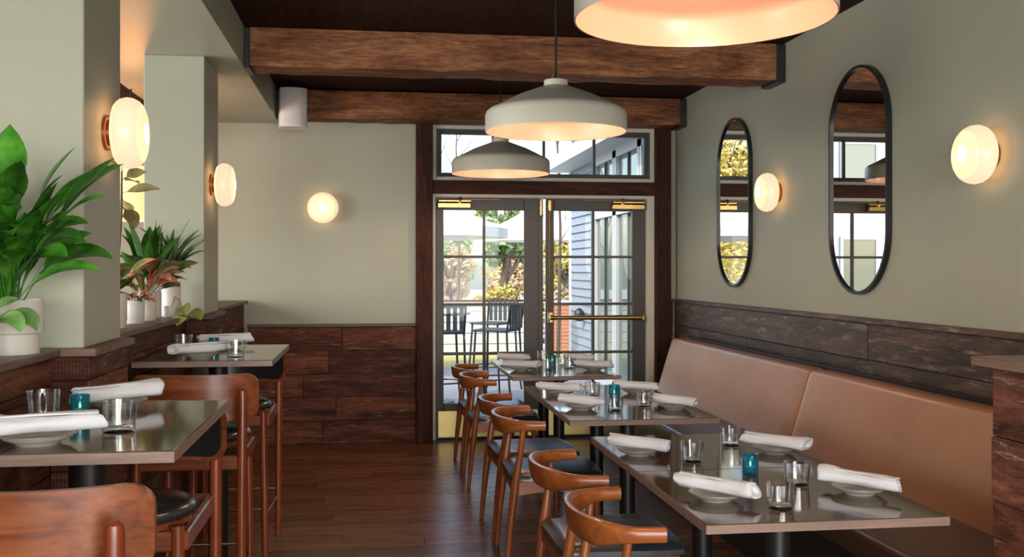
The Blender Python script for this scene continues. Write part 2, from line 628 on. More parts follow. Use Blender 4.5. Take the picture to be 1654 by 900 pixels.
for i in range(0, 7, 2):
    wf.box(edges_x[i], edges_x[i + 1], YF - .15, YF, -0.007, ZC)
for i in range(1, 7, 2):
    wf.box(edges_x[i], edges_x[i + 1], YF - .15, YF, -0.007, 0.4)
    wf.box(edges_x[i], edges_x[i + 1], YF - .15, YF, 2.5, ZC)
struct('wall_front', wf, 'sage', 'sage wall with windows behind the viewer')
for i in range(1, 7, 2):
    x0, x1 = edges_x[i], edges_x[i + 1]
    fr = MB().box(x0, x0 + .06, YF - .1, YF - .04, .4, 2.5).box(x1 - .06, x1, YF - .1, YF - .04, .4, 2.5)
    fr.box(x0, x1, YF - .1, YF - .04, .4, .46).box(x0, x1, YF - .1, YF - .04, 2.44, 2.5).box((x0 + x1) / 2 - .02, (x0 + x1) / 2 + .02, YF - .1, YF - .04, .4, 2.5)
    struct('window_%d' % (2 + i // 2), fr, 'frame_dark', 'dark framed daylight window behind the viewer')

# soffit and pillars on the left
struct('soffit', MB().box(SX0, SX1, YF, YB, SZ, ZC), 'sage', 'sage green boxed soffit running above the pillars')
PX0, PX1 = -1.257, -0.93
for (y0, y1, lb) in ((3.456, 3.94, 'broad sage green pillar behind the leafy peace lily'), (5.855, 6.37, 'sage green pillar at the far end of the plant ledge')):
    struct('pillar', MB().box(PX0, PX1, y0, y1, ZW, SZ, 0.004), 'sage', lb)


# ---- timber panelling, board by board
def boards(parent, kind_m, plane, along, rows, t0=0.014, t1=0.024, lens=(0.7, 1.6), sign=1, gap=0.003):
    """plane ('X', x) or ('Y', y): face the boards are fixed to; along (a0, a1); rows list of (z0, z1); sign: side they stand proud to"""
    for z0, z1 in rows:
        a = along[0]
        first = True
        while a < along[1] - 0.01:
            ln = random.uniform(*lens) * (0.6 if first else 1)
            first = False
            b = min(a + ln, along[1])
            if along[1] - b < 0.25:
                b = along[1]
            t = random.uniform(t0, t1)
            g = gap / 2
            mb = MB()
            cx = (a + b) / 2
            cz = (z0 + z1) / 2
            hl, hz = (b - a) / 2 - g, (z1 - z0) / 2 - g
            if plane[0] == 'X':
                mb.box(min(0, sign * t), max(0, sign * t), -hl, hl, -hz, hz, 0.0025)
                loc = (plane[1], cx, cz)
            else:
                mb.box(-hl, hl, min(0, sign * t), max(0, sign * t), -hz, hz, 0.0025)
                loc = (cx, plane[1], cz)
            o = mb.build('board', kind_m, parent, None)
            o.location = loc
            a = b


def rows_of(z0, z1, h):
    n = max(1, round((z1 - z0) / h))
    return [(z0 + (z1 - z0) * i / n, z0 + (z1 - z0) * (i + 1) / n) for i in range(n)]


# back wall, left of the doors
pb = struct('trim_1', MB().box(-1.0, 0.37, YB - 0.008, YB, 0.0, 0.965), 'post_x', 'reclaimed timber panelling under the back wall sconce')
boards(pb, 'barn_x', ('Y', YB - 0.008), (-1.0, 0.37), rows_of(0.0, 0.965, 0.2), sign=-1)
cp = MB().box(-1.0, 0.41, YB - 0.05, YB, 0.968, 0.992, 0.003).build('cap', 'cap_x', pb, None)

# right wall
pr = struct('trim_2', MB().box(XR - 0.01, XR, 1.6, YB, 0.0, 1.16), 'iron', 'dark weathered timber panelling behind the banquette')
boards(pr, 'barn_black', ('X', XR - 0.01), (2.74, 8.40), [(0.58, 0.772), (0.772, 0.967), (0.967, 1.162)], sign=-1, lens=(0.9, 2.2))
MB().box(XR - 0.055, XR, 2.74, YB - .08, 1.163, 1.19, 0.003).build('cap', 'barn_black', pr, None)
# return by the right door post
pq = struct('trim_3', MB().box(2.55, XR - .03, YB - 0.012, YB, 0.0, 1.16), 'post', 'narrow timber return beside the right door post')
boards(pq, 'barn_x', ('Y', YB - 0.012), (2.55, XR - .03), rows_of(0.0, 1.16, 0.2), sign=-1)

# left half wall with ledge and two pillar plinths
hw = struct('half_wall', MB().box(-1.26, -1.045, YF, YB - 0.03, 0.0, 1.165), 'post', 'low timber clad wall carrying the plant ledge')
for a in ((1.0, 3.44), (3.97, 5.84), (6.39, 8.45)):
    boards(hw, 'barn_y', ('X', -1.045), a, [(0.02, 0.21), (0.21, 0.40), (0.40, 0.59), (0.59, 0.78), (0.78, 0.97), (0.97, 1.073), (1.073, 1.163)], sign=1, lens=(0.8, 1.9))
for a in ((YF, 3.43), (3.975, 5.835), (6.395, 8.44)):
    MB().box(-1.30, -0.995, a[0], a[1], 1.166, 1.19, 0.003).build('ledge_cap', 'capwood', hw, None)
for (y0, y1, lb) in ((3.44, 3.965, 'square timber clad plinth under the near pillar'), (5.845, 6.385, 'square timber clad plinth under the far pillar')):
    pl = struct('pillar_plinth', MB().box(-1.27, -0.925, y0 + .014, y1 - .014, 0.0, 1.163), 'post', lb)
    rws = [(0.02, 0.2), (0.2, 0.4), (0.4, 0.6), (0.6, 0.79), (0.79, 0.95), (0.95, 1.085), (1.085, 1.163)]
    boards(pl, 'barn_y', ('X', -0.925), (y0, y1), rws, 0.012, 0.018, lens=(2, 3))
    boards(pl, 'barn_x', ('Y', y0 + .014), (-1.03, -0.912), rws, 0.012, 0.016, sign=-1, lens=(2, 3))
    MB().box(-1.28, -0.885, y0 - .012, y1 + .012, 1.164, ZW, 0.003).build('ledge_cap', 'cap_x', pl, None)

# partition at the near end of the banquette
pt = struct('partition', MB().box(1.82, XR - .012, 1.2, 2.722, 0.0, 1.163), 'post', 'low timber clad partition closing the near end of the banquette')
boards(pt, 'barn_y', ('X', 1.82), (1.2, 2.74), [(0.0, 0.2), (0.2, 0.39), (0.39, 0.58), (0.58, 0.77), (0.77, 0.96), (0.96, 1.162)], 0.014, 0.02, sign=-1, lens=(0.9, 1.5))
boards(pt, 'barn_x', ('Y', 2.722), (1.82, 2.6), [(0.0, 0.2), (0.2, 0.39), (0.39, 0.58), (0.58, 0.77), (0.77, 0.96), (0.96, 1.162)], 0.012, 0.016, sign=1, lens=(2, 3))
MB().box(1.755, XR - .06, 1.18, 2.77, 1.164, 1.192, 0.003).build('cap', 'capwood', pt, None)

# door posts and header
dp = MB().box(0.368, 0.505, 8.40, 8.62, 0.0, 2.66, 0.004)
struct('door_post', dp, 'post', 'dark timber post left of the glass doors')
struct('door_post', MB().box(2.42, 2.552, 8.40, 8.62, 0.0, 2.66, 0.004), 'post', 'dark timber post right of the glass doors')
struct('door_header', MB().box(0.505, 2.42, 8.41, 8.62, 2.078, 2.188, 0.004), 'post_x', 'dark timber header between the doors and the transom window')


# ceiling beams
def beam(y0, y1, z0, z1, label):
    bm = bmesh.new()
    n = 26
    x0, x1 = SX1 + 0.035, XR - 0.06
    ring = []
    for i in range(n + 1):
        x = x0 + (x1 - x0) * i / n
        r = []
        for (yy, zz) in ((y0, z0), (y0, (z0 + z1) / 2), (y0, z1), (y1, z1), (y1, z0)):
            jy = random.uniform(-.006, .006) if yy == y0 else 0
            jz = random.uniform(-.007, .007) if zz == z0 else 0
            r.append(bm.verts.new((x, yy + jy, zz + jz)))
        ring.append(r)
    for i in range(n):
        for k in range(5):
            bm.faces.new((ring[i][k], ring[i][(k + 1) % 5], ring[i + 1][(k + 1) % 5], ring[i + 1][k]))
    bm.faces.new(ring[0])
    bm.faces.new(ring[-1][::-1])
    bmesh.ops.recalc_face_normals(bm, faces=bm.faces)
    me = bpy.data.meshes.new('timber')
    bm.to_mesh(me)
    bm.free()
    root = empty('ceiling_beam', (0, 0, 0), 0, label, None, None, 'structure')
    mesh_obj('timber', me, 'beam', root)
    for a, b in ((SX1, SX1 + .035), (XR - .06, XR - .001)):
        MB().box(a, b, y0 - .012, y1, z0 - .015, z1 - .003, 0.003).build('end_plate', 'iron', root, None)


beam(6.15, 6.40, 2.655, 2.885, 'wide rough timber beam crossing the ceiling, the one nearer the viewer')
beam(8.19, 8.42, 2.655, 2.875, 'rough timber beam over the transom window at the back wall')

# neighbouring room: dark beam seen past the near pillar
struct('neighbour_beam', MB().box(-3.9, -1.62, 7.6, 7.85, 2.45, 2.88), 'post_x', 'dark beam in the neighbouring room')

# ------------------------------------------------------------------ transom window and doors
tw = empty('window_1', (0, 0, 0), 0, 'wide transom window with four panes above the glass doors', None, None, 'structure')


def rect_frame(x0, x1, z0, z1, w, y0, y1, bev=0.003):
    return (MB().box(x0, x0 + w, y0, y1, z0, z1, bev).box(x1 - w, x1, y0, y1, z0, z1, bev)
            .box(x0 + w, x1 - w, y0, y1, z0, z0 + w, bev).box(x0 + w, x1 - w, y0, y1, z1 - w, z1, bev))


rect_frame(0.507, 2.418, 2.19, 2.655, 0.032, 8.455, 8.60).build('casing', 'trim', tw, None)
rect_frame(0.53, 2.395, 2.205, 2.64, 0.055, 8.50, 8.56).build('sash', 'frame_dark', tw, None)
for i in range(4):
    a = 0.585 + (2.34 - 0.585) * i / 4
    b = 0.585 + (2.34 - 0.585) * (i + 1) / 4
    MB().box(a, b, 8.527, 8.533, 2.26, 2.585).build('pane', 'pane', tw, None)
    if i:
        MB().box(a - .011, a + .011, 8.512, 8.548, 2.26, 2.585, 0.002).build('muntin', 'frame_dark', tw, None)

tr = empty('trim_4', (0, 0, 0), 0, 'cream painted casing around the double doors', None, None, 'structure')
MB().box(0.507, 0.533, 8.452, 8.60, 0.0, 2.077, 0.003).build('jamb', 'trim', tr, None)
MB().box(2.35, 2.418, 8.452, 8.60, 0.0, 2.077, 0.003).build('jamb', 'trim', tr, None)
MB().box(0.533, 2.35, 8.452, 8.60, 2.048, 2.077, 0.003).build('head_casing', 'trim', tr, None)


def glass_door(n, x0, x1, gx0, gx1, label):
    d = empty('door_%d' % n, (0, 0, 0), 0, label, None, None, 'structure')
    ya, yb = 8.50, 8.545
    gz0, gz1 = 0.311, 1.945
    for a, b in ((x0, gx0), (gx1, x1)):
        MB().box(a, b, ya, yb, 0.012, 2.044, 0.004).build('stile', 'doorpaint', d, None)
    MB().box(gx0, gx1, ya, yb, 0.012, gz0, 0.004).build('bottom_rail', 'doorpaint', d, None)
    MB().box(gx0, gx1, ya, yb, gz1, 2.044, 0.004).build('top_rail', 'doorpaint', d, None)
    xm = (gx0 + gx1) / 2
    zs = [gz0, 0.731, 1.146, 1.55, gz1]
    MB().box(xm - .011, xm + .011, ya + .006, yb - .006, gz0, gz1, 0.002).build('muntin', 'doorpaint', d, None)
    for z in zs[1:-1]:
        MB().box(gx0, gx1, ya + .008, yb - .008, z - .011, z + .011, 0.002).build('muntin', 'doorpaint', d, None)
    for i in range(4):
        for a, b in ((gx0, xm - .011), (xm + .011, gx1)):
            MB().box(a, b, ya + .02, ya + .025, zs[i] + .011 * (i > 0), zs[i + 1] - .011 * (i < 3)).build('pane', 'pane', d, None)
    k = MB().box(x0 + .02, x1 - .02, ya - .003, ya, 0.028, 0.248, 0.001).build('kick_plate', 'brass_plate', d, None)
    k['label'] = 'polished brass kick plate'
    return d


dl = glass_door(1, 0.537, 1.424, 0.602, 1.29, 'left leaf of the dark glazed double door')
dr = glass_door(2, 1.478, 2.346, 1.547, 2.235, 'right leaf of the dark glazed double door with brass push bar')
MB().box(1.41, 1.45, 8.488, 8.50, 0.02, 2.04, 0.003).build('astragal', 'doorpaint', dl, None)
# closers
for d, xa, xb, sgn in ((dl, 0.545, 0.83, 1), (dr, 2.335, 2.04, -1)):
    cl = MB().box(min(xa, xb), max(xa, xb), 8.44, 8.50, 1.955, 2.005, 0.008).build('closer', 'brass', d, 40)
    cl['label'] = 'brass door closer'
    MB().box(min(xa, xb) + .01, max(xa, xb) - .0, 8.43, 8.49, 2.008, 2.026, 0.004).build('closer_cover', 'brass', cl, None)
    px = (xa + xb) / 2 + sgn * 0.05
    MB().lathe([(0, 0), (.022, 0), (.022, .03), (.014, .05), (0, .052)], 16, (px, 8.45, 2.0)).build('pivot', 'brass', cl)
    MB().box(min(px, px + sgn * .34), max(px, px + sgn * .34), 8.445, 8.46, 2.028, 2.036, 0.002).build('closer_arm', 'bronze', cl, None)
# push bar, rod, bolts
pbm = MB().tube([(1.50, 8.425, 1.035), (1.56, 8.42, 1.033), (1.95, 8.42, 1.032), (2.30, 8.42, 1.031)], [.026, .017, .020, .024], 14)
pbo = pbm.build('push_bar', 'brass', dr)
pbo['label'] = 'long brass push bar'
MB().box(1.484, 1.528, 8.415, 8.50, 0.985, 1.085, 0.008).build('latch_case', 'brass', pbo)
MB().box(2.27, 2.325, 8.42, 8.50, 1.005, 1.055, 0.006).build('end_bracket', 'brass', pbo)
MB().tube([(1.506, 8.49, 0.25), (1.506, 8.49, 1.0)], .006, 8).tube([(1.506, 8.49, 1.08), (1.506, 8.49, 1.98)], .006, 8).build('vertical_rod', 'brass', dr)
MB().box(1.49, 1.52, 8.475, 8.50, 1.94, 2.035, 0.004).build('top_latch', 'brass', dr)
MB().box(1.419, 1.44, 8.478, 8.488, 1.90, 2.035, 0.003).build('flush_bolt', 'brass', dl)
MB().box(0.505, 2.42, 8.44, 8.65, -0.005, 0.012, 0.003).build('threshold', 'iron', dr)


# ------------------------------------------------------------------ banquette
bq = empty('banquette', (2.2, 5.3, 0), 0, 'long caramel leather banquette along the right wall', 'bench')
L0, L1 = -2.54, 2.58
MB().box(-0.33, 0.36, L0, L1, 0.0, 0.06).box(-0.36, 0.36, L0, L1, 0.06, 0.36, 0.004).build('base', 'iron', bq, None)


def cushion_prism(profile, y0, y1, puff=0.012, n=14):
    """extrude an (x, z) profile along y with softened ends"""
    mb = MB()
    cxp = sum(p[0] for p in profile) / len(profile)
    czp = sum(p[1] for p in profile) / len(profile)
    ts = [0, .006, .02, .06] + [0.06 + (1 - .12) * i / n for i in range(1, n)] + [.94, .98, .994, 1]
    sc = []
    for t in ts:
        e = min(t, 1 - t) * (y1 - y0)
        k = 1 - puff / 0.2 * max(0, 1 - e / 0.05) ** 2
        sc.append(k)
    m = len(profile)
    vs_ = []
    for t, k in zip(ts, sc):
        yy = y0 + (y1 - y0) * t
        vs_ += [(cxp + (x - cxp) * k, yy, czp + (z - czp) * k) for x, z in profile]
    fs = [tuple(range(m)), tuple(range((len(ts) - 1) * m, len(ts) * m))[::-1]]
    for i in range(len(ts) - 1):
        fs += [(i * m + j, i * m + (j + 1) % m, (i + 1) * m + (j + 1) % m, (i + 1) * m + j) for j in range(m)]
    return mb.add(vs_, fs)


def rounded(poly, r, seg=4):
    out = []
    n = len(poly)
    for i in range(n):
        p, a, b = Vector(poly[i]), Vector(poly[i - 1]), Vector(poly[(i + 1) % n])
        u, w = (a - p).normalized(), (b - p).normalized()
        for k in range(seg + 1):
            t = k / seg
            out.append(tuple((p + u * r) * (1 - t) ** 2 + p * 2 * t * (1 - t) + (p + w * r) * t ** 2))
    return out


back_prof = rounded([(0.06, 0.44), (0.20, 0.895), (0.31, 0.895), (0.31, 0.44)], 0.028)
seat_prof = rounded([(-0.40, 0.36), (-0.40, 0.475), (0.10, 0.465), (0.10, 0.36)], 0.03)
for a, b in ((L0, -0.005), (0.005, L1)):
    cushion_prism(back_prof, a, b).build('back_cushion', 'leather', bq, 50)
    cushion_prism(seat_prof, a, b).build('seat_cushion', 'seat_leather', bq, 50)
MB().box(0.315, 0.36, L0, L1, 0.36, 0.905, 0.004).build('back_board', 'iron', bq, None)


# ------------------------------------------------------------------ tables
def make_table(name, lx, ly, h, label, group, loc, rz=0.0, col_r=0.038, base_r=0.17):
    t = empty(name, loc, rz, label, 'table', group)
    tp = MB().box(-lx / 2, lx / 2, -ly / 2, ly / 2, h - 0.027, h, 0.0025).build('tabletop', 'table', t, None)
    e = 0.0008
    for a in ((-lx / 2 - e, -lx / 2, -ly / 2, ly / 2), (lx / 2, lx / 2 + e, -ly / 2, ly / 2), (-lx / 2, lx / 2, -ly / 2 - e, -ly / 2), (-lx / 2, lx / 2, ly / 2, ly / 2 + e)):
        MB().box(*a, h - 0.0265, h - 0.0025).build('edge_band', 'table_edge', tp, None)
    MB().tube([(0, 0, 0.02), (0, 0, h - 0.045)], col_r, 20).build('column', 'iron', t)
    MB().lathe([(0, 0), (base_r, 0), (base_r, .012), (base_r * .5, .022), (.06, .034), (.045, .05), (0, .05)], 32).build('base', 'iron', t)
    MB().box(-lx * .3, lx * .3, -.03, .03, h - .047, h - .027, .003).box(-.03, .03, -ly * .3, ly * .3, h - .047, h - .027, .003).build('spider', 'iron', t, None)
    return t


TL, TX = 0.714, 1.263
for (y0, y1, nm) in ((2.655, 4.12, 'front'), (4.56, 5.94, 'middle'), (6.45, 7.68, 'rear')):
    ly = (y1 - y0) / 2
    make_table('dining_table', TL, ly - .002, 0.75,
               {'front': 'square brown dining table nearest the viewer, beside the timber partition', 'middle': 'nearer table of the middle pair along the banquette',
                'rear': 'nearer table of the rear pair by the glass doors'}[nm], 'dining tables along the banquette', (TX, y0 + ly / 2, 0))
    make_table('dining_table', TL, ly - .002, 0.75,
               {'front': 'farther table of the front pair, pushed against the nearest dining table', 'middle': 'farther table of the middle pair along the banquette',
                'rear': 'table closest to the glass doors, end of the banquette row'}[nm], 'dining tables along the banquette', (TX, y0 + ly * 1.5, 0))
make_table('bar_table', 0.575, 0.84, 1.06, 'high brown bar table in the left foreground against the plant ledge', 'high tables on the left', (-0.42 - .2875, 2.665, 0), 0, 0.045, 0.24)
make_table('bar_table', 0.575, 0.90, 1.06, 'high brown bar table farther back, below the potted plants', 'high tables on the left', (-0.42 - .2875, 4.855, 0), 0, 0.045, 0.24)


# ------------------------------------------------------------------ dining chairs
def make_chair():
    c = empty('dining_chair')
    # curved rail
    n = 34
    mb = MB()
    path = []
    for i in range(n + 1):
        th = -PI / 2 + PI * i / n
        path.append((-0.105 - 0.172 * math.cos(th) ** 0.9 if abs(math.cos(th)) > 1e-6 else -0.105, 0.262 * math.sin(th), abs(math.sin(th))))
    path = [(-0.062, -0.266, 1.0), (-0.085, -0.265, 1.0)] + path + [(-0.085, 0.265, 1.0), (-0.062, 0.266, 1.0)]
    m = 12
    rings = []
    for i, (x, y, s) in enumerate(path):
        a = Vector(path[max(i - 1, 0)][:2])
        b = Vector(path[min(i + 1, len(path) - 1)][:2])
        t = (b - a).normalized()
        nrm = Vector((-t.y, t.x))          # towards the sitter or away
        back = (1 - s) ** 1.1
        hh = 0.022 + 0.020 * min(1, (1 - s) * 3.0)
        th_ = 0.019 - 0.005 * back
        zc = 0.698 - 0.010 * min(1, (1 - s) * 3.0)
        lean = 0.25 * min(1, back * 2)
        ring = []
        for k in range(m):
            an = 2 * PI * k / m
            ca, sa = math.cos(an), math.sin(an)
            u = th_ * (abs(ca) ** 0.6) * (1 if ca > 0 else -1)
            w = hh * (abs(sa) ** 0.6) * (1 if sa > 0 else -1)
            off = u - lean * w * -1 if False else u + lean * w * (-1 if nrm.dot(Vector((-1, 0))) < 0 else 1) * 0.6
            ring.append((x + nrm.x * off, y + nrm.y * off, zc + w))
        rings.append(ring)
    vs_ = [p for r in rings for p in r]
    fs = []
    for i in range(len(rings) - 1):
        fs += [(i * m + k, i * m + (k + 1) % m, (i + 1) * m + (k + 1) % m, (i + 1) * m + k) for k in range(m)]
    fs += [tuple(range(m)), tuple(range((len(rings) - 1) * m, len(rings) * m))]
    mb.add(vs_, fs).build('back_rail', 'chair', c, 50)
    for s in (-1, 1):
        MB().tube([(-.245, s * .232, 0), (-.225, s * .232, .22), (-.205, s * .230, .38), (-.200, s * .230, .43), (-.180, s * .240, .56), (-.165, s * .249, .685)],
                  [.012, .017, .022, .021, .016, .0125], 12).build('leg', 'chair_z', c)
        MB().tube([(.205, s * .238, 0), (.198, s * .236, .2), (.19, s * .234, .42)], [.012, .017, .021], 12).build('leg', 'chair_z', c)
        # side apron, arched underneath
        pts = []
        for i in range(9):
            t = i / 8
            pts.append((-.20 + .385 * t, .425, .425 - .065 + .018 * math.sin(PI * t)))
        me = MB()
        vv = []
        for x, zt, zb in pts:
            for yy in (-.010, .010):
                vv += [(x, s * .232 + yy, zt), (x, s * .232 + yy, zb)]
        ff = []
        for i in range(8):
            a, b = i * 4, i * 4 + 4
            ff += [(a, b, b + 1, a + 1), (a + 2, a + 3, b + 3, b + 2), (a, a + 2, b + 2, b), (a + 1, b + 1, b + 3, a + 3)]
        ff += [(0, 1, 3, 2), (32, 34, 35, 33)]
        me.add(vv, ff).build('apron', 'chair', c, 40)
    MB().box(-.212, -.192, -.225, .225, .365, .425, .004).build('apron', 'chair', c, None)
    MB().box(.180, .200, -.225, .225, .365, .425, .004).build('apron', 'chair', c, None)
    # upholstered seat, slightly dished
    nx, ny = 12, 14
    top, bot = [], []
    for i in range(nx + 1):
        for j in range(ny + 1):
            u, v = i / nx * 2 - 1, j / ny * 2 - 1
            k = 1 - 0.06 * (abs(u) * abs(v)) ** 4
            x = 0.005 + u * .232 * k
            y = v * (.245 + .022 * u) * k
            edge = max(abs(u), abs(v))
            z = .456 + .015 * (1 - v * v) - .014 * max(0, edge - .86) / .14
            top.append((x, y, z))
            bot.append((x, y, .424))
    idx = lambda i, j: i * (ny + 1) + j
    N = (nx + 1) * (ny + 1)
    ff = []
    for i in range(nx):
        for j in range(ny):
            ff.append((idx(i, j), idx(i + 1, j), idx(i + 1, j + 1), idx(i, j + 1)))
            ff.append((N + idx(i, j), N + idx(i, j + 1), N + idx(i + 1, j + 1), N + idx(i + 1, j)))
    rim = [(i, 0) for i in range(nx)] + [(nx, j) for j in range(ny)] + [(i, ny) for i in range(nx, 0, -1)] + [(0, j) for j in range(ny, 0, -1)]
    for q in range(len(rim)):
        a, b = idx(*rim[q]), idx(*rim[(q + 1) % len(rim)])
        ff.append((a, N + a, N + b, b))
    MB().add(top + bot, ff).build('seat', 'chair_leather', c, 60)
    return c


chair0 = make_chair()
spots = [(3.03, 0.885, 0, 'curved-back wooden chair nearest the viewer, cut by the bottom edge of the picture'),
         (3.75, 0.885, 1, 'curved-back wooden chair second from the viewer, at the front pair of tables'),
         (5.02, 0.890, -1, 'curved-back wooden chair third from the viewer, at the middle pair of tables'),
         (5.60, 0.885, 2, 'curved-back wooden chair fourth from the viewer, at the middle pair of tables'),
         (6.87, 0.885, -1, 'curved-back wooden chair fifth from the viewer, at the rear pair of tables'),
         (7.46, 0.880, 1, 'curved-back wooden chair closest to the glass doors')]
for i, (yy, xx, rz, lb) in enumerate(spots):
    o = chair0 if i == 0 else copy_tree(chair0)
    o.location = (xx, yy, 0)
    o.rotation_euler = (0, 0, R(rz))
    tag(o, lb, 'chair', 'dining chairs along the aisle')


# ------------------------------------------------------------------ bar stools (facing +Y)
def make_stool():
    s_ = empty('bar_stool')
    # round seat pad
    MB().lathe([(0, .792), (.10, .791), (.155, .786), (.185, .775), (.196, .760), (.193, .745), (.18, .738), (0, .738)], 40, (0, .03, 0)).build('seat', 'black_leather', s_, 50)
    MB().lathe([(0, .738), (.178, .738), (.180, .722), (.165, .718), (0, .718)], 40, (0, .03, 0)).build('seat_base', 'stool', s_, 40)
    for a in (-1, 1):
        MB().tube([(a * .175, .17, 0), (a * .172, .168, .3), (a * .165, .16, .735)], [.015, .0185, .0195], 14).build('leg', 'stool_z', s_)
        MB().tube([(a * .195, -.315, 0), (a * .197, -.312, .4), (a * .20, -.305, .95), (a * .20, -.304, .972), (a * .20, -.304, .98)], [.0155, .019, .0195, .017, .008], 14).build('leg', 'stool_z', s_)
        MB().box(a * .185 - .011, a * .185 + .011, -.30, .165, .665, .72, .004).build('apron', 'stool', s_, None)
        MB().tube([(a * .19, -.312, .21), (a * .173, .168, .21)], .0065, 8).build('footrest', 'steel', s_)
    MB().box(-.17, .17, .152, .172, .665, .72, .004).build('apron', 'stool', s_, None)
    MB().box(-.185, .185, -.315, -.293, .665, .72, .004).build('apron', 'stool', s_, None)
    MB().tube([(-.173, .168, .25), (.173, .168, .25)], .0075, 8).build('footrest', 'steel', s_)
    MB().tube([(-.19, -.312, .25), (.19, -.312, .25)], .0075, 8).build('footrest', 'steel', s_)

    # curved back panel with rounded corners; wood outside, pad inside
    def panel(w, z0, z1, d0, d1, rc, name, m, parent):
        nx, nz = 24, 10
        fr_, bk = [], []
        for i in range(nx + 1):
            u = math.sin((i / nx - .5) * PI)
            ax = abs(u) * w
            over = max(0, ax - (w - rc))
            dz = rc - math.sqrt(max(0, rc * rc - over * over))
            for j in range(nz + 1):
                t = j / nz
                z = z0 + dz + (z1 - z0 - 2 * dz) * t
                y = -.335 + .085 * abs(u * w / .255) ** 2.0
                fr_.append((u * w, y + d0, z))
                bk.append((u * w, y + d1, z))
        N = len(fr_)
        ix = lambda i, j: i * (nz + 1) + j
        ff = []
        for i in range(nx):
            for j in range(nz):
                ff.append((ix(i, j), ix(i + 1, j), ix(i + 1, j + 1), ix(i, j + 1)))
                ff.append((N + ix(i, j), N + ix(i, j + 1), N + ix(i + 1, j + 1), N + ix(i + 1, j)))
        rim = [(i, 0) for i in range(nx)] + [(nx, j) for j in range(nz)] + [(i, nz) for i in range(nx, 0, -1)] + [(0, j) for j in range(nz, 0, -1)]
        for q in range(len(rim)):
            a, b = ix(*rim[q]), ix(*rim[(q + 1) % len(rim)])
            ff.append((a, N + a, N + b, b))
        return MB().add(fr_ + bk, ff).build(name, m, parent, 45)

    bk = panel(.25, .845, 1.03, .060, .078, .05, 'backrest', 'stool', s_)
    panel(.235, .86, 1.015, .078, .100, .045, 'back_pad', 'black_leather', bk)
    return s_


stool0 = make_stool()
sp = [(-0.675, 2.27, 0, 'walnut bar stool in the left foreground, its curved back turned to the viewer'),
      (-0.70, 3.07, 180, 'bar stool facing the viewer at the far side of the left foreground table'),
      (-0.70, 4.36, 0, 'bar stool with red-brown curved back at the near side of the farther high table'),
      (-0.70, 5.32, 180, 'bar stool facing the viewer beyond the farther high table, near the back wall')]
for i, (xx, yy, rz, lb) in enumerate(sp):
    o = stool0 if i == 0 else copy_tree(stool0)
    o.location = (xx, yy, 0)
    o.rotation_euler = (0, 0, R(rz))
    tag(o, lb, 'bar stool', 'walnut bar stools at the high tables')

# ------------------------------------------------------------------ tableware
plate_me = MB().lathe([(0, .004), (.035, .004), (.038, 0), (.046, 0), (.050, .006), (.070, .013), (.0805, .022), (.0815, .0235), (.079, .0245), (.066, .016), (.046, .010), (0, .009)], 40).mesh('plate', 50)
foot_me = MB().lathe([(.079, .0246), (.0822, .0246), (.0826, .0226), (.0806, .0214)], 40).mesh('rim', 50)
glass_me = MB().lathe([(0, 0), (.034, 0), (.037, .003), (.0395, .035), (.0415, .074), (.0405, .075), (.0395, .074), (.0375, .035), (.0345, .012), (0, .010)], 36).mesh('tumbler', 40)
vot_me = MB().lathe([(0, 0), (.025, 0), (.027, .003), (.0275, .066), (.0265, .067), (.0250, .066), (.0245, .010), (0, .009)], 28).mesh('votive_glass', 40)
wax_me = MB().lathe([(0, .0105), (.018, .0105), (.018, .026), (0, .026)], 20).mesh('candle', 40)
flame_me = MB().lathe([(0, .027), (.0035, .030), (.0045, .035), (.002, .044), (0, .049)], 10).mesh('flame', 60)


def napkin_mesh(seed, ln=0.265):
    rnd = random.Random(seed)
    n, m = 26, 18
    ph = [rnd.uniform(0, 6.28) for _ in range(6)]
    tilt = rnd.uniform(-.006, .006)
    rings = []
    for i in range(n + 1):
        t = i / n
        x = (t - .5) * ln
        r0 = 0.0235 + .0035 * math.sin(2.2 * t * PI + ph[0]) + tilt * (t - .5) * 2
        ring = []
        for k in range(m):
            a = 2 * PI * k / m
            r = r0 * (1 + .07 * math.sin(3 * a + ph[1] + 4 * t) + .045 * math.sin(5 * a + ph[2] - 7 * t) + .03 * math.sin(17 * t + ph[3] + a))
            if i in (0, n):
                r *= .93
            skew = (.011 * math.sin(a + ph[4])) * (1 if i in (0, n) else .0)
            ring.append((x + skew, r * math.cos(a) * 1.14, max(-.0185, r * math.sin(a) * .88)))
        rings.append(ring)
    mb = MB()
    vs_ = [p for r in rings for p in r]
    fs = []
    for i in range(n):
        fs += [(i * m + k, i * m + (k + 1) % m, (i + 1) * m + (k + 1) % m, (i + 1) * m + k) for k in range(m)]
    # hollow rolled ends
    for e, base, dx in ((0, 0, .012), (n, n * m, -.012)):
        o = len(vs_)
        c = Vector((sum(p[0] for p in rings[e]) / m, 0, sum(p[2] for p in rings[e]) / m))
        for p in rings[e]:
            q = c + (Vector(p) - c) * .62
            vs_.append((q.x, q.y, q.z))
        for p in rings[e]:
            q = c + (Vector(p) - c) * .5
            vs_.append((q.x + dx, q.y, q.z))
        for k in range(m):
            k2 = (k + 1) % m
            fs.append((base + k, base + k2, o + k2, o + k))
            fs.append((o + k, o + k2, o + m + k2, o + m + k))
        fs.append(tuple(o + m + k for k in range(m)))
    return mb.add(vs_, fs).mesh('napkin', 60)


nap_me = [napkin_mesh(s) for s in (1, 2, 3, 4, 5)]


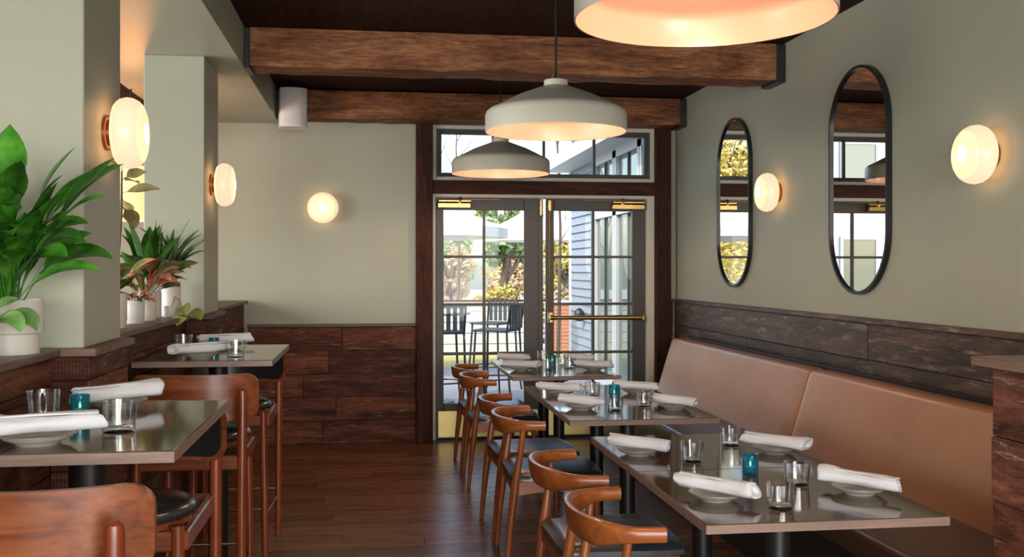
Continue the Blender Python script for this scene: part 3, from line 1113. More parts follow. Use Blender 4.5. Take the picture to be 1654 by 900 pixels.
def flap_mesh():
    """loose top layer of the roll, a folded edge lying along it"""
    mb = MB()
    vs_, fs = [], []
    n = 14
    for i in range(n + 1):
        t = i / n
        x = (t - .5) * .25
        for k, an in enumerate((40, 62, 84, 104)):
            r = .0285 + .0012 * math.sin(9 * t + k)
            a = R(an + 14 * t)
            vs_.append((x, r * math.cos(a) * 1.14, r * math.sin(a) * .88))
        for k, an in enumerate((104, 84, 62, 40)):
            r = .0235
            a = R(an + 14 * t)
            vs_.append((x, r * math.cos(a) * 1.14, r * math.sin(a) * .88))
    for i in range(n):
        for k in range(8):
            fs.append((i * 8 + k, i * 8 + (k + 1) % 8, (i + 1) * 8 + (k + 1) % 8, (i + 1) * 8 + k))
    fs += [tuple(range(8)), tuple(n * 8 + k for k in range(8))]
    return mb.add(vs_, fs).mesh('fold', 60)


flap_me = flap_mesh()
cnt = [0]


def setting(x, y, z, ang, where, pgroup, nx=None, ny=None):
    p = mesh_obj('side_plate', plate_me, 'china')
    p.location = (x, y, z)
    tag(p, 'small grey stoneware plate ' + where, 'plate', pgroup)
    r = mesh_obj('rim', foot_me, 'china_rim', p)
    q = mesh_obj('napkin', nap_me[cnt[0] % 5], 'cloth')
    cnt[0] += 1
    q.location = (x if nx is None else nx, y if ny is None else ny, z + .0435)
    q.rotation_euler = (0, 0, R(ang))
    tag(q, 'rolled white napkin on the plate ' + where, 'napkin', 'rolled napkins on plates')
    mesh_obj('fold', flap_me, 'cloth', q)


def tumbler(x, y, z, label):
    g = mesh_obj('tumbler', glass_me, 'tumbler')
    g.location = (x, y, z)
    g.rotation_euler = (0, 0, random.uniform(0, 6))
    tag(g, label, 'glass', 'clear glass tumblers')


def votive(x, y, z, label, s=1.0):
    v = mesh_obj('votive_holder', vot_me, 'teal')
    v.location = (x, y, z)
    v.scale = (s, s, s)
    tag(v, label, 'candle holder', 'teal glass votives')
    mesh_obj('candle', wax_me, 'wax', v)
    mesh_obj('flame', flame_me, 'flame', v)


G = 'side plates on the tables'
Z1, Z2 = 0.75, 1.06
# front pair
setting(1.034, 2.945, Z1, -50, 'at the near aisle-side place of the front tables', G)
setting(0.995, 3.70, Z1, -47, 'at the far aisle-side place of the front tables', G)
setting(1.505, 2.965, Z1, -57, 'at the near banquette-side place of the front tables', G)
setting(1.520, 3.665, Z1, -50, 'at the far banquette-side place of the front tables', G)
tumbler(1.181, 2.805, Z1, 'clear tumbler nearest the viewer on the front table edge')
tumbler(1.365, 3.111, Z1, 'clear tumbler between teal votive and near banquette-side napkin, front tables')
tumbler(1.151, 3.532, Z1, 'clear tumbler beside the far aisle-side napkin, front tables')
tumbler(1.406, 3.832, Z1, 'clear tumbler farthest back on the front pair of tables')
votive(1.278, 3.292, Z1, 'teal glass votive in the middle of the front tables')
# middle pair
setting(1.037, 4.935, Z1, -45, 'at the near aisle-side place of the middle tables', G)
setting(1.033, 5.50, Z1, -35, 'at the far aisle-side place of the middle tables', G)
setting(1.496, 4.875, Z1, -55, 'at the near banquette-side place of the middle tables', G)
setting(1.470, 5.50, Z1, -40, 'at the far banquette-side place of the middle tables', G)
tumbler(1.187, 4.850, Z1, 'clear tumbler in front of the teal votive on the middle tables')
tumbler(1.371, 4.985, Z1, 'clear tumbler beside the near banquette-side napkin, middle tables')
tumbler(1.205, 5.44, Z1, 'clear tumbler beside the far aisle-side plate, middle tables')
votive(1.288, 5.28, Z1, 'teal glass votive among the tumblers of the middle tables', 1.15)
# rear pair
setting(1.020, 6.86, Z1, -32, 'at the near aisle-side place of the rear tables', G)
setting(1.045, 7.42, Z1, -32, 'at the far aisle-side place of the rear tables', G)
setting(1.514, 6.80, Z1, -32, 'at the near banquette-side place of the rear tables', G)
setting(1.515, 7.34, Z1, -40, 'at the far banquette-side place of the rear tables', G)
tumbler(1.205, 6.857, Z1, 'clear tumbler at the near side of the rear tables by the aisle')
tumbler(1.378, 6.955, Z1, 'clear tumbler at the near side of the rear tables by the banquette')
tumbler(1.285, 7.55, Z1, 'clear tumbler beside the far aisle-side napkin, rear tables')
tumbler(1.375, 7.20, Z1, 'clear tumbler just right of the teal votive on the rear tables')
votive(1.300, 7.22, Z1, 'teal glass votive on the rear tables by the doors', 1.1)
# high tables
setting(-0.735, 2.37, Z2, 20, 'at the near place of the left foreground table', G)
setting(-0.705, 2.95, Z2, 48, 'at the far place of the left foreground table', G)
tumbler(-0.842, 2.755, Z2, 'clear tumbler next to the ledge on the left foreground table')
tumbler(-0.597, 2.514, Z2, 'clear tumbler near the open edge of the left foreground table')
votive(-0.755, 2.770, Z2, 'blue glass votive between two tumblers on the left foreground table', .9)
setting(-0.738, 4.54, Z2, 40, 'at the near place of the farther high table', G)
setting(-0.716, 5.14, Z2, 25, 'at the far place of the farther high table', G)
tumbler(-0.890, 5.00, Z2, 'clear tumbler next to the ledge on the farther high table')
tumbler(-0.592, 4.571, Z2, 'clear tumbler near the open edge of the farther high table')
votive(-0.745, 4.97, Z2, 'blue glass votive between the napkins on the farther high table', .9)


# ------------------------------------------------------------------ pendant lamps
def pendant(x, y, label):
    p = empty('pendant_lamp', (x, y, 0), 0, label, 'lamp', 'pendant lamps over the tables')
    z0 = 2.155
    r = 0.366
    out = [(r, z0), (r, z0 + .085), (r - .006, z0 + .103), (r - .022, z0 + .117), (r - .05, z0 + .129), (.20, z0 + .188), (.085, z0 + .232), (.062, z0 + .240), (.062, z0 + .268), (.055, z0 + .272), (0, z0 + .272)]
    sh = MB().lathe(out, 72).build('shade', 'shade_out', p, 40)
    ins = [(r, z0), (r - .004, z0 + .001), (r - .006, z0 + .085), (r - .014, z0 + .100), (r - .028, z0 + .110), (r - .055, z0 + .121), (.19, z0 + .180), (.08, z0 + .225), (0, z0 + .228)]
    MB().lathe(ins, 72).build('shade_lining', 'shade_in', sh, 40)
    MB().lathe([(0, z0 + .226), (.022, z0 + .226), (.022, z0 + .17), (0, z0 + .17)], 20).build('socket', 'shade_out', p)
    MB().lathe([(0, z0 + .172), (.014, z0 + .168), (.030, z0 + .14), (.034, z0 + .118), (.028, z0 + .094), (.014, z0 + .082), (0, z0 + .08)], 20).build('bulb', 'pendant_bulb', p)
    MB().tube([(0, 0, z0 + .285), (0, 0, ZC - .02)], .006, 8).build('cord', 'iron', p)
    for a in (0, 120, 240):
        MB().tube([(.045 * math.cos(R(a)), .045 * math.sin(R(a)), z0 + .27), (0, 0, z0 + .32)], .003, 6).build('stay', 'bronze', p)
    MB().lathe([(0, ZC - .022), (.05, ZC - .022), (.058, ZC - .012), (.058, ZC), (0, ZC)], 28).build('canopy', 'brass', p)


pendant(0.93, 2.75, 'huge white pendant shade cut by the top edge of the picture')
pendant(0.945, 5.14, 'white pendant shade hanging in front of the nearer timber beam')
pendant(0.955, 7.47, 'farthest white pendant shade, hanging before the transom window')


# ------------------------------------------------------------------ wall sconces (local +Z points out of the wall)
def make_sconce():
    s_ = empty('wall_sconce')
    MB().lathe([(0, 0), (.062, 0), (.062, .010), (.058, .014), (0, .014)], 32).build('backplate', 'bronze', s_)
    MB().lathe([(0, .014), (.046, .014), (.046, .03), (0, .03)], 32).build('neck', 'bronze', s_)
    MB().lathe([(.03, .026), (.075, .029), (.105, .038), (.115, .046)], 48).build('shade_back', 'opal_back', s_, 60)
    MB().lathe([(.115, .046), (.121, .055), (.126, .075), (.123, .096), (.114, .114), (.102, .125)], 48).build('shade', 'opal', s_, 60)
    MB().lathe([(.102, .125), (.085, .132), (.055, .137), (.036, .1385)], 48).build('front', 'opal_front', s_, 60)
    MB().lathe([(.036, .1385), (.018, .1395), (0, .140)], 24).build('bulb_glow', 'bulb', s_, 60)
    return s_


sc0 = make_sconce()
for i, (loc, rot, lb) in enumerate([
        ((PX1, 3.73, 1.93), (0, R(90), 0), 'large glowing sconce on the near pillar above the peace lily'),
        ((PX1, 6.08, 1.94), (0, R(90), 0), 'glowing sconce on the side of the far pillar'),
        ((-0.396, YB, 1.95), (R(90), 0, 0), 'round glowing sconce on the back wall left of the doors'),
        ((XR, 6.26, 1.945), (0, R(-90), 0), 'round glowing sconce between the two oblong mirrors'),
        ((XR, 3.98, 1.935), (0, R(-90), 0), 'round glowing sconce on the right wall, right of both mirrors')]):
    o = sc0 if i == 0 else copy_tree(sc0)
    o.location = loc
    o.rotation_euler = rot
    tag(o, lb, 'sconce', 'opal glass wall sconces')


# ------------------------------------------------------------------ mirrors
def stadium(w, h, n=20, inset=0.0):
    r = w / 2 - inset
    out = []
    for i in range(n + 1):
        a = PI * i / n
        out.append((r * math.cos(a), h / 2 - w / 2 + r * math.sin(a)))
    for i in range(n + 1):
        a = PI + PI * i / n
        out.append((r * math.cos(a), -h / 2 + w / 2 + r * math.sin(a)))
    return out


def mirror(y, z, w, h, label):
    m_ = empty('oblong_mirror', (XR, y, z), 0, label, 'mirror', 'oblong mirrors on the right wall')
    so, si = stadium(w, h), stadium(w, h, 20, .016)
    n = len(so)
    vs_ = [(-.002, a, b) for a, b in so] + [(-.030, a, b) for a, b in so] + [(-.030, a, b) for a, b in si] + [(-.016, a, b) for a, b in si]
    fs = []
    for q in range(3):
        fs += [(q * n + k, q * n + (k + 1) % n, (q + 1) * n + (k + 1) % n, (q + 1) * n + k) for k in range(n)]
    MB().add(vs_, fs).build('frame', 'black_metal', m_, 40)
    g = MB().add([(-.018, a, b) for a, b in si] + [(-.003, a, b) for a, b in si], [tuple(range(n)), tuple(range(n, 2 * n))[::-1]] + [(k, (k + 1) % n, n + (k + 1) % n, n + k) for k in range(n)])
    g.build('mirror_glass', 'mirror', m_, None)


mirror(7.03, 1.928, 0.66, 1.225, 'narrower looking oblong mirror nearer the doors, left of the round sconce')
mirror(5.14, 1.928, 0.66, 1.235, 'tall oblong black-framed mirror to the right of the two')

# ------------------------------------------------------------------ loudspeaker
ls = empty('loudspeaker', (-0.605, 8.02, 2.545), R(8), 'white loudspeaker mounted high at the soffit corner', 'speaker')
arc = [(-.105 * math.cos(PI * k / 14), -.05 - .055 * math.sin(PI * k / 14)) for k in range(15)]
MB().prism([(-.105, .11)] + arc + [(.105, .11)], 0, .30).build('cabinet', 'speaker', ls, 40)
MB().prism([(x * .93, y - .004) for x, y in arc], .012, .288).build('grille', 'grille', ls, 40)
MB().box(-.02, .02, .11, .30, .12, .16, .004).build('bracket', 'iron', ls, None)


# ------------------------------------------------------------------ pots and plants on the ledge
def leaf_mesh(pet, ln, w, e0, e1, az, base=(0, 0, 0), fold=.25, wave=.06, n=13, petw=.0028, tipw=1.0, curl=1.0, widest=.42, roll=None):
    """one leaf: petiole then blade; elevation turns from e0 to e1 (degrees) along its length"""
    tot = pet + ln
    pts = [Vector(base)]
    st = n + 5
    els = []
    for i in range(st):
        t = (i + .5) / st
        e = R(e0 + (e1 - e0) * t ** (1.6 * curl))
        els.append(e)
        pts.append(pts[-1] + Vector((math.cos(e) * math.cos(az), math.cos(e) * math.sin(az), math.sin(e))) * tot / st)
    side = Vector((-math.sin(az), math.cos(az), 0))
    vs_, fs = [], []
    ph = random.uniform(0, 6)
    roll = R(36 * math.cos(az) + random.uniform(-14, 14)) if roll is None else R(roll)
    for i, p in enumerate(pts):
        s = i / st * tot
        if s <= pet:
            ww = petw
        else:
            t = (s - pet) / ln
            k = t ** (math.log(.5) / math.log(widest))
            ww = max(.0006, w / 2 * (math.sin(PI * min(1, k)) ** .85))
            ww = max(ww, petw * (1 - t))
        e = els[min(i, st - 1)]
        up = Vector((-math.sin(e) * math.cos(az), -math.sin(e) * math.sin(az), math.cos(e)))
        sd = side * math.cos(roll) + up * math.sin(roll)
        up = up * math.cos(roll) - side * math.sin(roll)
        wv = wave * ww * math.sin(9 * i / st + ph)
        vs_ += [p + sd * ww + up * (fold * ww + wv), p + sd * ww * .5 + up * fold * .35 * ww, p, p - sd * ww * .5 + up * fold * .35 * ww, p - sd * ww + up * (fold * ww - wv)]
    for i in range(st):
        a, b = i * 5, i * 5 + 5
        fs += [(a + k, a + k + 1, b + k + 1, b + k) for k in range(4)]
    return MB().add(vs_, fs)


def pot(name, loc, prof, label, ribs=None):
    p = empty(name, loc, 0, label, 'potted plant', 'potted plants on the ledge')
    b = MB().lathe(prof, 40).build('pot', 'pot', p, 40)
    return p


def cyl_pot(r, h, base=None):
    """straight white pot, optional saucer step of smaller radius"""
    if base:
        rb, hb = base
        return [(0, 0), (rb, 0), (rb, hb), (r, hb + .003), (r, h - .004), (r - .003, h), (r - .008, h), (r - .010, h - .03), (0, h - .03)]
    return [(0, 0), (r * .93, 0), (r * .95, .004), (r, h - .004), (r - .003, h), (r - .008, h), (r - .010, h - .025), (0, h - .025)]


def soil(p, r, z):
    MB().lathe([(0, z - .004), (r, z - .004), (r, z), (r * .6, z + .004), (0, z + .005)], 24).build('soil', 'soil', p, 40)


def leaf(p, m, *a, **k):
    return leaf_mesh(*a, **k).build('leaf', m, p, 180)


ZL = 1.19
# peace lily
lily = pot('peace_lily', (-1.100, 3.27, ZL), cyl_pot(.100, .165, (.088, .062)), 'big glossy green peace lily in a white stepped pot by the near pillar')
soil(lily, .092, .142)
random.seed(21)
specs = []
for i in range(118):
    az = random.uniform(-PI, PI)
    specs.append([az, random.uniform(60, 87), random.uniform(-30, 50), random.uniform(.08, .33), random.uniform(.13, .21), random.uniform(.050, .085)])
# leaves the photograph shows clearly
specs += [[R(-4), 62, -30, .17, .20, .075], [R(-8), 50, -22, .10, .22, .065], [R(10), 75, 20, .34, .24, .06], [R(-70), 86, 62, .36, .20, .10],
          [R(-30), 74, 25, .30, .21, .065], [R(-140), 80, 20, .33, .2, .085], [R(-20), 80, 40, .33, .22, .06], [R(4), 70, 38, .33, .23, .055], [R(-95), 82, 30, .30, .20, .085]]
for az, e0, e1, pet, ln, w in specs:
    for tries in range(6):
        # keep the blade clear of the pillar just behind the pot
        e = R((e0 + e1) / 2)
        reach = math.sin(az) * math.cos(e) * (pet + ln)
        if reach < .10:
            break
        az = -az if tries == 0 else az * .6
    rr = random.uniform(0, .04)
    leaf(lily, 'lily', pet, ln, w, e0, e1, az, (rr * math.cos(az), rr * math.sin(az), .14), widest=.45)

# trailing vine in a small pot in front of it
vine = pot('trailing_plant', (-1.115, 3.03, ZL), cyl_pot(.062, .11), 'small trailing pale green plant in front of the peace lily')
soil(vine, .053, .087)
random.seed(5)
for i in range(22):
    az = random.uniform(-PI, PI)
    leaf(vine, 'vine', random.uniform(.03, .08), random.uniform(.05, .08), random.uniform(.028, .042), random.uniform(30, 75), random.uniform(-60, 0), az, (.03 * math.cos(az), .03 * math.sin(az), .09), n=8)
for az, ln in ((R(-5), .10), (R(-25), .085), (R(-55), .09)):
    leaf(vine, 'vine', .07, ln, .055, 45, -85, az, (.045 * math.cos(az), .045 * math.sin(az), .09), n=9)

# niche plants
random.seed(11)
rp = pot('variegated_rubber_plant', (-1.125, 4.62, ZL), cyl_pot(.062, .150, (.060, .03)), 'tall variegated rubber plant half hidden behind the near pillar')
soil(rp, .053, .128)
MB().tube([(0, 0, .12), (.01, .06, .3), (.015, .10, .5), (.01, .13, .70)], [.008, .007, .006, .004], 8).build('stem', 'stem', rp)
for z, azd, ln, e0, e1 in ((.60, 0, .145, 15, -8), (.655, 60, .085, 10, -25), (.54, -20, .10, -40, -85), (.70, 85, .07, 80, 95), (.66, 20, .09, 30, 5), (.70, -15, .08, 60, 35), (.63, 160, .11, 20, -10), (.5, 80, .12, 0, -30), (.58, 85, .10, -30, -70)):
    leaf(rp, 'rubber', .025, ln, .07, e0, e1, R(azd), (.012, .12, z), n=9)
for i in range(14):
    az = random.uniform(-1.6, 1.6)
    leaf(rp, random.choice(['croton', 'darkgreen']), random.uniform(.03, .14), .13, .07, 60, random.uniform(-20, 20), az, (0, 0, .13), n=9)

cr = pot('red_croton', (-1.115, 5.0, ZL), cyl_pot(.045, .110, (.043, .02)), 'small pot with drooping dark red leaves, second in the niche')
soil(cr, .037, .088)
for i in range(18):
    az = random.uniform(-PI, PI)
    leaf(cr, 'croton_red' if i % 3 else 'croton', .03, random.uniform(.06, .10), .034, random.uniform(40, 80), random.uniform(-80, -10), az, (.015 * math.cos(az), .015 * math.sin(az), .09), n=8)

ag = pot('aglaonema', (-1.125, 5.27, ZL), cyl_pot(.055, .140), 'white pot with red and green patterned leaves in the middle of the niche')
soil(ag, .046, .118)
for i in range(38):
    az = random.uniform(-PI, PI)
    leaf(ag, random.choice(['croton_red', 'croton', 'darkgreen', 'croton']), random.uniform(.06, .17), random.uniform(.11, .16), random.uniform(.05, .075), random.uniform(50, 85), random.uniform(-35, 35), az, (.02 * math.cos(az), .02 * math.sin(az), .115), n=9)

cp2 = pot('upright_green_plant', (-1.155, 5.50, ZL), [(0, 0), (.058, 0), (.061, .004)] + [(.062 + .002 * (i % 2), .012 + .010 * i) for i in range(12)] + [(.060, .145), (.052, .145), (.050, .12), (0, .12)],
          'ribbed white pot with tall upright dark green leaves')
soil(cp2, .050, .123)
for i in range(20):
    az = random.uniform(-PI, PI)
    leaf(cp2, 'darkgreen', random.uniform(.06, .14), random.uniform(.18, .30), random.uniform(.05, .075), random.uniform(76, 88), random.uniform(35, 80), az, (.02 * math.cos(az), .02 * math.sin(az), .12), n=9)
for i in range(10):
    az = random.uniform(-PI, 0.5)
    leaf(cp2, 'croton', .05, .10, .05, 50, random.uniform(-50, -5), az, (.03 * math.cos(az), .03 * math.sin(az), .12), n=9)

dk = pot('strap_leaf_plant', (-1.085, 5.715, ZL), cyl_pot(.052, .185), 'tall white pot with spiky grey-green strap leaves beside the far pillar')
soil(dk, .043, .162)
MB().tube([(0, 0, .15), (0, 0, .24)], .012, 8).build('stem', 'stem', dk)
for i in range(32):
    az = -PI + 2 * PI * i * .381966
    az = math.atan2(math.sin(az), math.cos(az))
    if math.sin(az) > .35:
        az = -az
    leaf(dk, 'spiky', .0, random.uniform(.20, .30), random.uniform(.034, .044), random.uniform(55, 86), random.uniform(5, 62), az, (0, 0, .19 + .0022 * i), n=10, fold=.5, widest=.35)
for az, e0, e1, ln in ((R(-10), 58, 18, .32), (R(-25), 48, 5, .27), (R(5), 72, 40, .30), (R(-150), 66, 40, .33)):
    leaf(dk, 'spiky', .0, ln, .042, e0, e1, az, (0, 0, .22), n=10, fold=.5, widest=.35)

po = pot('pothos', (-1.065, 5.585, ZL), cyl_pot(.032, .06), 'little pot with a vine of lime green leaves hanging over the ledge')
soil(po, .024, .037)
MB().tube([(0, 0, .04), (.03, -.01, .11), (.055, -.02, .09), (.075, -.03, .02), (.095, -.035, -.02)], .0022, 6).build('stem', 'stem', po)
for az, e0, e1, base in ((R(-25), 10, -75, (.095, -.035, .02)), (R(-100), 0, -75, (.075, -.05, .005)), (R(-60), 10, -80, (.06, -.03, .05))):
    leaf(po, 'pothos', .012, .088, .078, e0, e1, az, base, n=9)

# drum pendant glowing in the neighbouring room
dm = empty('drum_pendant', (-1.585, 7.0, 0), 0, 'glowing drum pendant seen past the near pillar', 'lamp')
MB().lathe([(.19, 1.77), (.19, 2.12), (.187, 2.12), (.187, 1.77), (.19, 1.77)], 40).build('shade', 'drum', dm, 40)
MB().lathe([(0, 1.84), (.03, 1.86), (.04, 1.90), (.03, 1.94), (0, 1.96)], 16).build('bulb', 'bulb', dm)
MB().tube([(0, 0, 1.95), (0, 0, ZC)], .006, 8).build('cord', 'iron', dm)
dd = bpy.data.lights.new('drum_light', 'POINT')
dd.energy = 10
dd.color = (1.0, 0.36, 0.10)
dd.shadow_soft_size = .06
do = bpy.data.objects.new('drum_light', dd)
COL.objects.link(do)
do.parent = dm
do.location = (0, 0, 2.2)

# ------------------------------------------------------------------ outdoors
def paving():
    m, nt, b = mat('patio_pavers')
    tc = nt.nodes.new('ShaderNodeTexCoord')
    br = nt.nodes.new('ShaderNodeTexBrick')
    br.inputs['Scale'].default_value = 4.0
    br.inputs['Color1'].default_value = (0.25, 0.25, 0.29, 1)
    br.inputs['Color2'].default_value = (0.33, 0.31, 0.32, 1)
    br.inputs['Mortar'].default_value = (0.24, 0.23, 0.24, 1)
    nt.links.new(tc.outputs['Object'], br.inputs[0])
    nt.links.new(br.outputs[0], b.inputs['Base Color'])
    setin(b, rough=0.7)
    return m


M['paver'] = paving()
M['grass'] = leaf_mat('autumn_grass', (0.42, 0.36, 0.10), (0.55, 0.46, 0.16), None, .8, .05)
M['road'] = plain('pale_asphalt', (0.50, 0.48, 0.47), .8)
M['wall_out'] = plain('outer_wall', (0.42, 0.45, 0.48), .7)
M['clap'] = plain('grey_clapboard', (0.24, 0.28, 0.34), .6)
M['white_out'] = plain('white_exterior_trim', (0.50, 0.53, 0.54), .5)
M['shutter'] = plain('dark_green_shutter', (0.10, 0.17, 0.15), .5)
M['glass_dark'] = plain('reflecting_window', (0.10, 0.13, 0.11), .02, spec=1.0)
M['canvas'] = plain('parasol_canvas', (0.86, 0.86, 0.84), .8)
M['out_metal'] = plain('outdoor_metal', (0.022, 0.024, 0.026), .4)
M['out_mesh'] = plain('outdoor_sling', (0.045, 0.055, 0.06), .6)
M['out_top'] = plain('outdoor_tabletop', (0.34, 0.42, 0.46), .3)
M['brick'] = plain('red_brick', (0.46, 0.20, 0.12), .8, bump_s=.2)
M['bark'] = plain('bark', (0.10, 0.075, 0.055), .9, bump_s=.4, bump_scale=20)
M['tree_y'] = leaf_mat('yellow_foliage', (0.50, 0.38, 0.08), (0.66, 0.56, 0.17), None, .7, .15)
M['tree_g'] = leaf_mat('green_foliage', (0.14, 0.24, 0.07), (0.32, 0.42, 0.14), None, .7, .15)
M['tree_o'] = leaf_mat('tan_foliage', (0.46, 0.30, 0.14), (0.62, 0.48, 0.28), None, .7, .15)

struct('patio', MB().box(-8, 9, YB + .2, 15.0, -0.15, -0.02), 'paver', 'bluish paved patio outside the doors')
struct('lawn', MB().box(-14, 14, 15.0, 18.0, -0.15, -0.03), 'grass', 'strip of yellowed grass beyond the patio railing')
struct('road', MB().box(-40, 40, 18.0, 70, -0.15, -0.035), 'road', 'pale road beyond the grass')
struct('wall_outer', MB().box(XL, OX0 - .02, YB + .15, YB + .2, -.1, 3.6).box(OX1 + .02, XR + .15, YB + .15, YB + .2, -.1, 3.6), 'wall_out', 'outer face of the back wall')

# clapboard wing on the right
wg = empty('house_wing', (2.8, 8.75, 0), 0, 'grey clapboard house wing with tall windows right of the patio', 'building')
WL = 5.35
MB().box(.012, 3.0, 0, WL, -.1, 4.6).build('wall', 'wall_out', wg, None)
nb = 42
bl = 1.36
clap_me = MB().add([(0, 0, 0), (-.026, 0, 0), (-.003, 0, .112), (0, 0, .112), (0, bl, 0), (-.026, bl, 0), (-.003, bl, .112), (0, bl, .112)],
                   [(0, 1, 2, 3), (4, 7, 6, 5), (1, 5, 6, 2), (0, 4, 5, 1), (2, 6, 7, 3), (0, 3, 7, 4)]).mesh('clapboard')
for i in range(nb):
    mesh_obj('clapboard', clap_me, 'clap', wg).location = (.012, 3.86, i * .108)
MB().box(-.02, .08, 5.22, 5.36, 0, 4.6, .004).build('corner_board', 'white_out', wg, None)
MB().box(-.03, .012, 3.70, 3.86, 0, 2.78, .004).build('shutter', 'shutter', wg, None)
MB().box(-.35, .012, 0, 5.5, 2.82, 2.98, .004).build('fascia', 'white_out', wg, None)
for i in range(3):
    a = .35 + i * 1.10
    wfm = MB()
    for (y0, y1, z0, z1) in ((a, a + .07, .12, 2.8), (a + 1.0, a + 1.07, .12, 2.8), (a, a + 1.07, .05, .15), (a, a + 1.07, 2.06, 2.18), (a, a + 1.07, 2.72, 2.82)):
        wfm.box(-.05, .012, y0, y1, z0, z1)
    f_ = wfm.build('window', 'white_out', wg, None)
    MB().box(-.012, -.004, a + .07, a + .53, .15, 2.06).box(-.012, -.004, a + .55, a + 1.0, .15, 2.06).box(-.012, -.004, a + .07, a + 1.0, 2.18, 2.72).build('pane', 'glass_dark', f_, None)
    MB().box(-.03, .0, a + .52, a + .56, .15, 2.72).build('window_bar', 'out_metal', f_, None)
MB().lathe([(0, 0), (.05, .01), (.07, .06), (.065, .13), (.03, .17), (0, .18)], 16, (-.08, 4.35, .75)).build('wall_box', 'out_metal', wg)


# parasols
def parasol(x, y, ze, za, r, label):
    p = empty('parasol', (x, y, -.02), 0, label, 'parasol', 'white patio parasols')
    n = 8
    m = 8
    vs_ = [(0, 0, za)]
    for q in range(1, m + 1):
        t = q / m
        for k in range(n * 4):
            a = 2 * PI * k / (n * 4)
            sag = 1 - .05 * abs(math.sin(a * n / 2)) * t
            vs_.append((r * t * math.cos(a) * sag, r * t * math.sin(a) * sag, za + (ze - za) * t - .02 * math.sin(PI * t) * abs(math.sin(a * n / 2))))
    for k in range(n * 4):
        a = 2 * PI * k / (n * 4)
        x_, y_, z_ = vs_[1 + (m - 1) * n * 4 + k]
        vs_.append((x_, y_, z_ - .13))
    N = n * 4
    fs = [(0, 1 + k, 1 + (k + 1) % N) for k in range(N)]
    for q in range(m):
        fs += [(1 + q * N + k, 1 + q * N + (k + 1) % N, 1 + (q + 1) * N + (k + 1) % N, 1 + (q + 1) * N + k) for k in range(N)]
    MB().add(vs_, fs).build('canopy', 'canvas', p, 30)
    MB().tube([(0, 0, 0), (0, 0, za + .08)], .025, 10).build('pole', 'out_metal', p)
    for k in range(n):
        a = 2 * PI * k / n
        MB().tube([(0, 0, za - .04), (r * math.cos(a) * .98, r * math.sin(a) * .98, ze - .01)], .008, 6).build('rib', 'out_metal', p)
    MB().lathe([(0, 0), (.28, 0), (.28, .05), (.05, .09), (0, .09)], 20).build('base', 'out_metal', p)


parasol(0.30, 13.9, 2.02, 2.62, 1.58, 'large white parasol seen through the left glass door')
parasol(3.3, 20.0, 2.15, 2.75, 1.15, 'distant white parasol seen beside the clapboard corner')

# outdoor high table and stools
ot = empty('patio_table', (0.62, 11.1, -.02), 0, 'high round patio table seen through the left glass door', 'table')
MB().lathe([(0, .97), (.46, .97), (.47, .985), (.46, 1.0), (0, 1.0)], 36).build('tabletop', 'out_top', ot, 40)
MB().tube([(0, 0, .02), (0, 0, .97)], .04, 12).build('column', 'out_metal', ot)
MB().lathe([(0, 0), (.28, 0), (.28, .02), (.06, .05), (0, .05)], 24).build('base', 'out_metal', ot)


def patio_stool():
    s_ = empty('patio_stool')
    for a in (-1, 1):
        MB().tube([(a * .24, .22, 0), (a * .20, .19, .4), (a * .18, .17, .80)], .012, 8).build('leg', 'out_metal', s_)
        MB().tube([(a * .25, -.26, 0), (a * .21, -.21, .4), (a * .20, -.19, .80), (a * .21, -.24, 1.08)], .012, 8).build('leg', 'out_metal', s_)
    ring = [(.235 * math.cos(2 * PI * k / 24), .225 * math.sin(2 * PI * k / 24), .30) for k in range(25)]
    MB().tube(ring, .009, 6).build('foot_ring', 'out_metal', s_)
    MB().box(-.20, .20, -.20, .20, .80, .825, .008).build('seat', 'out_mesh', s_, None)
    MB().box(-.215, .215, -.25, -.235, 1.07, 1.095, .004).build('top_rail', 'out_metal', s_, None)
    for k in range(6):
        x = -.17 + .068 * k
        MB().box(x - .022, x + .022, -.226, -.218, .83, 1.08).build('back_strap', 'out_mesh', s_, None).rotation_euler = (0, 0, 0)
    return s_


ps0 = patio_stool()
for i, (x, y, rz, lb) in enumerate([(1.33, 10.75, 62, 'black strapped patio stool right of the high patio table'), (0.72, 10.45, 5, 'black patio stool in front of the high patio table'),
                                    (1.45, 12.1, 140, 'black patio stool behind the high patio table')]):
    o = ps0 if i == 0 else copy_tree(ps0)
    o.location = (x, y, -.02)
    o.rotation_euler = (0, 0, R(rz))
    tag(o, lb, 'stool', 'patio stools')

# railing
rl = empty('patio_railing', (0, 14.8, -.02), 0, 'dark metal patio railing with thin horizontal cables', 'railing')
for i in range(9):
    MB().box(-5 + i * .95 - .02, -5 + i * .95 + .02, -.02, .02, 0, 1.0, .003).build('post', 'out_metal', rl, None)
MB().box(-5.05, 2.66, -.03, .03, .98, 1.01, .003).build('top_rail', 'out_metal', rl, None)
for z in (.2, .36, .52, .68, .84):
    MB().tube([(-5, 0, z), (2.64, 0, z)], .005, 6).build('cable', 'out_metal', rl)
# low pale garden wall with a red coping, ending in a brick pier
bw = empty('garden_wall', (0, 17.6, -.03), 0, 'low pale garden wall with red coping and brick pier behind the railing', 'wall')
MB().box(-5, 2.86, .02, .20, 0, .84).build('wall_face', 'white_out', bw, None)
MB().box(-5.05, 2.88, -.02, .24, .84, .885, .004).build('coping', 'brick', bw, None)
pier = MB().box(3.12, 3.74, .012, .50, 0, .90).build('pier', 'wall_out', bw, None)
brick_me = MB().box(.004, .204, 0, .03, .004, .062, .003).mesh('brick')
for r0 in range(13):
    for c0 in range(3):
        mesh_obj('brick', brick_me, 'brick', pier).location = (3.12 + c0 * .208, -.012, .02 + r0 * .066)


